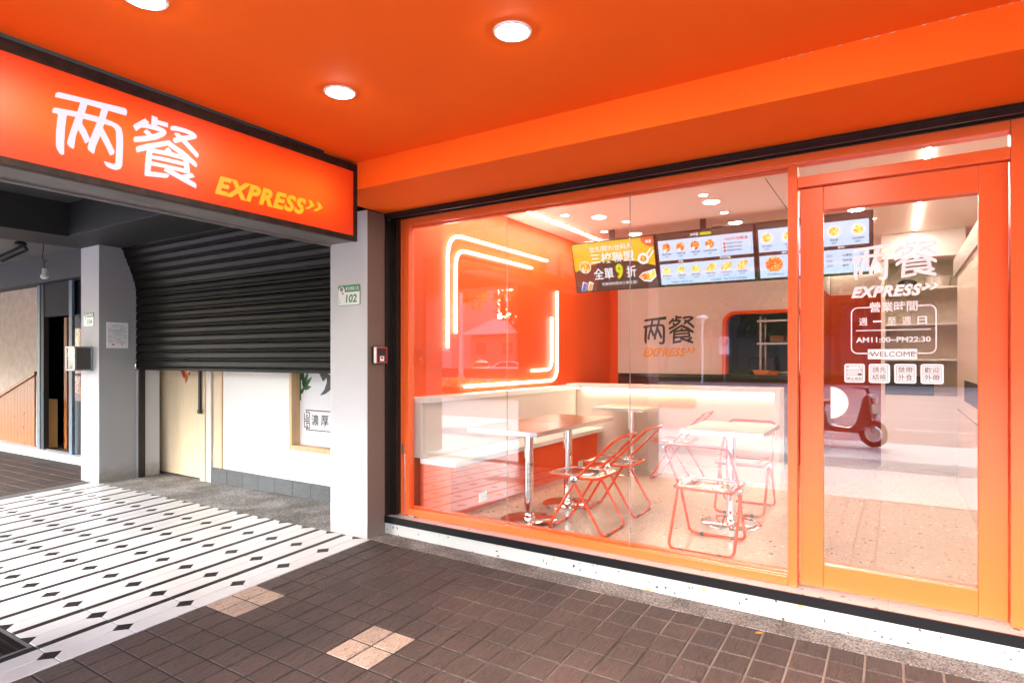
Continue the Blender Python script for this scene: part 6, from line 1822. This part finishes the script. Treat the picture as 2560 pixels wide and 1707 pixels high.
# cars
def car(name, lab, cat, x, y, rz, body, taxi=False):
    t = thing(name, lab, cat, (x, y, -.42), rz)
    prof = [(-2.15,.35),(-2.2,.62),(-2.12,.86),(-1.75,.98),(-1.15,1.38),(-.6,1.47),(.3,1.46),(.75,1.34),(1.25,.98),(1.95,.84),(2.18,.66),(2.2,.36)]
    mb = MB(); vs = []; n = len(prof)
    for sy in (-1, 1):
        for px_, pz in prof: vs.append((px_, sy*(.86 if pz < 1.0 else .86-.26*(pz-1.0)/.47), pz))
    fs = [(i, i+1, n+i+1, n+i) for i in range(n-1)] + [tuple(range(n))[::-1], tuple(range(n, 2*n)), (n-1, 0, n, 2*n-1)]
    mb.add(vs, fs); obj('body', mb, body, t, local=True, bevel=.06, seg=3)
    gm = pbr('car_glass', (.02,.025,.03), .05) if 'cg' not in M else M['cg']; M['cg'] = gm
    for sy in (-1, 1):
        mb = MB(); q = [(-1.25,.99),(-.95,1.33),(-.55,1.40),(.3,1.39),(.66,1.28),(1.05,.99)]
        pts = [(a, sy*(.875-.26*(b-1.0)/.47), b) for a, b in q]
        mb.add(pts, [list(range(6)) if sy > 0 else list(range(6))[::-1]]); obj('side_window', mb, gm, t, local=True)
    mb = MB(); mb.add([(.78,-.62,1.345),(1.22,-.76,1.02),(1.22,.76,1.02),(.78,.62,1.345)], [(0,1,2,3)]); 
    for k in range(4): v = mb.v[k]; mb.v[k] = (v[0]+.03, v[1], v[2]+.02)
    obj('windscreen', mb, gm, t, local=True)
    for wx_ in (-1.3, 1.35):
        for sy in (-1, 1):
            mb = MB(); mb.tube([(wx_, sy*.68, .32),(wx_, sy*.89, .32)], .32, 20); wl_ = obj('wheel', mb, M['rubber'], t, local=True)
            mb = MB(); mb.tube([(wx_, sy*.89, .32),(wx_, sy*.897, .32)], .2, 16); obj('rim', mb, M['alu'], wl_, local=True)
    for sy in (-1, 1):
        mb = MB(); mb.box(2.06, 2.19, sy*.62-.17, sy*.62+.17, .62, .74); obj('headlight', mb, M['white_plastic'], t, local=True, bevel=.03)
    mb = MB(); mb.box(2.14, 2.23, -.42, .42, .42, .60); obj('grille', mb, M['black'], t, local=True)
    if taxi:
        mb = MB(); mb.box(-.35, -.1, -.2, .2, 1.47, 1.6); obj('roof_sign', mb, M['white_plastic'], t, local=True, bevel=.03)
    return t
car('taxi', 'yellow taxi with a roof sign on the avenue', 'taxi', -33.6, -43.5, math.radians(55), pbr('taxi_yellow', (.70,.33,.01), .25, coat=.5), True)
car('parked_car', 'white saloon car beside the yellow taxi', 'car', -30.4, -43.0, math.radians(150), pbr('car_white', (.70,.70,.70), .25, coat=.5))
tk = thing('box_truck', 'white box truck on the avenue beyond the barrier', 'truck', (-40.5, -43.5, -.42), 0)
mb = MB(); mb.box(-44.5, -39.6, -44.6, -42.6, .55, 3.0); obj('box', mb, pbr('truck_white', (.62,.60,.58), .5), tk, bevel=.03)
mb = MB(); mb.box(-39.5, -37.9, -44.5, -42.7, .3, 2.2); cb_ = obj('cab', mb, pbr('truck_cab', (.55,.55,.56), .3), tk, bevel=.15)
mb = MB(); mb.box(-39.2, -38.2, -42.69, -42.66, 1.3, 2.0); obj('window', mb, M['cg'], cb_)
for x in (-43.6, -38.6):
    for y in (-44.5, -42.75):
        mb = MB(); mb.tube([(x, y-.1, .02),(x, y+.1, .02)], .42, 18); obj('wheel', mb, M['rubber'], tk)

# scooters parked on the sidewalk
def scooter(x, y, rz, body, lab):
    t = thing('scooter', lab, 'scooter', (x, y, -.30), rz)
    bm = pbr('scooter_paint_%d' % int(abs(x*10)), body, .2, coat=.6)
    for wx_ in (-.62, .62):
        ring_ = [(wx_+.20*math.cos(a*math.pi/10), 0, .25+.20*math.sin(a*math.pi/10)) for a in range(20)]
        mb = MB(); mb.tube(ring_, .05, 8, closed=True); wl_ = obj('wheel', mb, M['rubber'], t, local=True)
        mb = MB(); mb.tube([(wx_,-.03,.25),(wx_,.03,.25)], .13, 14); obj('rim', mb, M['steel'], wl_, local=True)
    pr = [(-.85,.55),(-.80,.72),(-.30,.74),(-.18,.62),(-.12,.36),(.28,.34),(.38,.45),(.50,.95),(.60,.98),(.66,.62),(.60,.48),(.42,.24),(-.20,.24),(-.45,.36)]
    mb = MB(); mb.extrude(pr, (Vector((0,.17,0)), Vector((1,0,0)), Vector((0,0,1)), Vector((0,-1,0))), .34); obj('body', mb, bm, t, local=True, bevel=.06, seg=3)
    mb = MB(); mb.box(-.82, -.16, -.15, .15, .735, .82); obj('seat', mb, M['rubber'], t, local=True, bevel=.05, seg=3)
    mb = MB(); mb.tube([(.56,0,.9),(.50,0,1.08)], .03, 8); mb.tube([(.42,-.34,1.10),(.50,0,1.07),(.42,.34,1.10)], .016, 8); obj('handlebar', mb, M['black'], t, local=True)
    for sy in (-1, 1):
        mb = MB(); mb.tube([(.45,sy*.24,1.09),(.46,sy*.28,1.26)], .006, 6); mi = obj('mirror_stalk', mb, M['black'], t, local=True)
        mb = MB(); mb.box(.45,.47,sy*.28-.06,sy*.28+.06,1.24,1.33); obj('mirror', mb, M['chrome'], mi, local=True, bevel=.01)
    mb = MB(); mb.tube([(.62,0,.25),(.56,0,.62)], .045, 8); obj('fork', mb, M['steel'], t, local=True)
    mb = MB(); mb.lathe([(.001,.0),(.06,.02),(.075,.06)], (0,0,0), 14)
    mb.v = [(.62+v[2], v[0], .86+v[1]) for v in mb.v]; obj('headlamp', mb, M['white_plastic'], t, local=True)
scooter(-.9, -9.0, math.radians(20), (.02,.02,.022), 'black scooter parked nose out on the sidewalk')
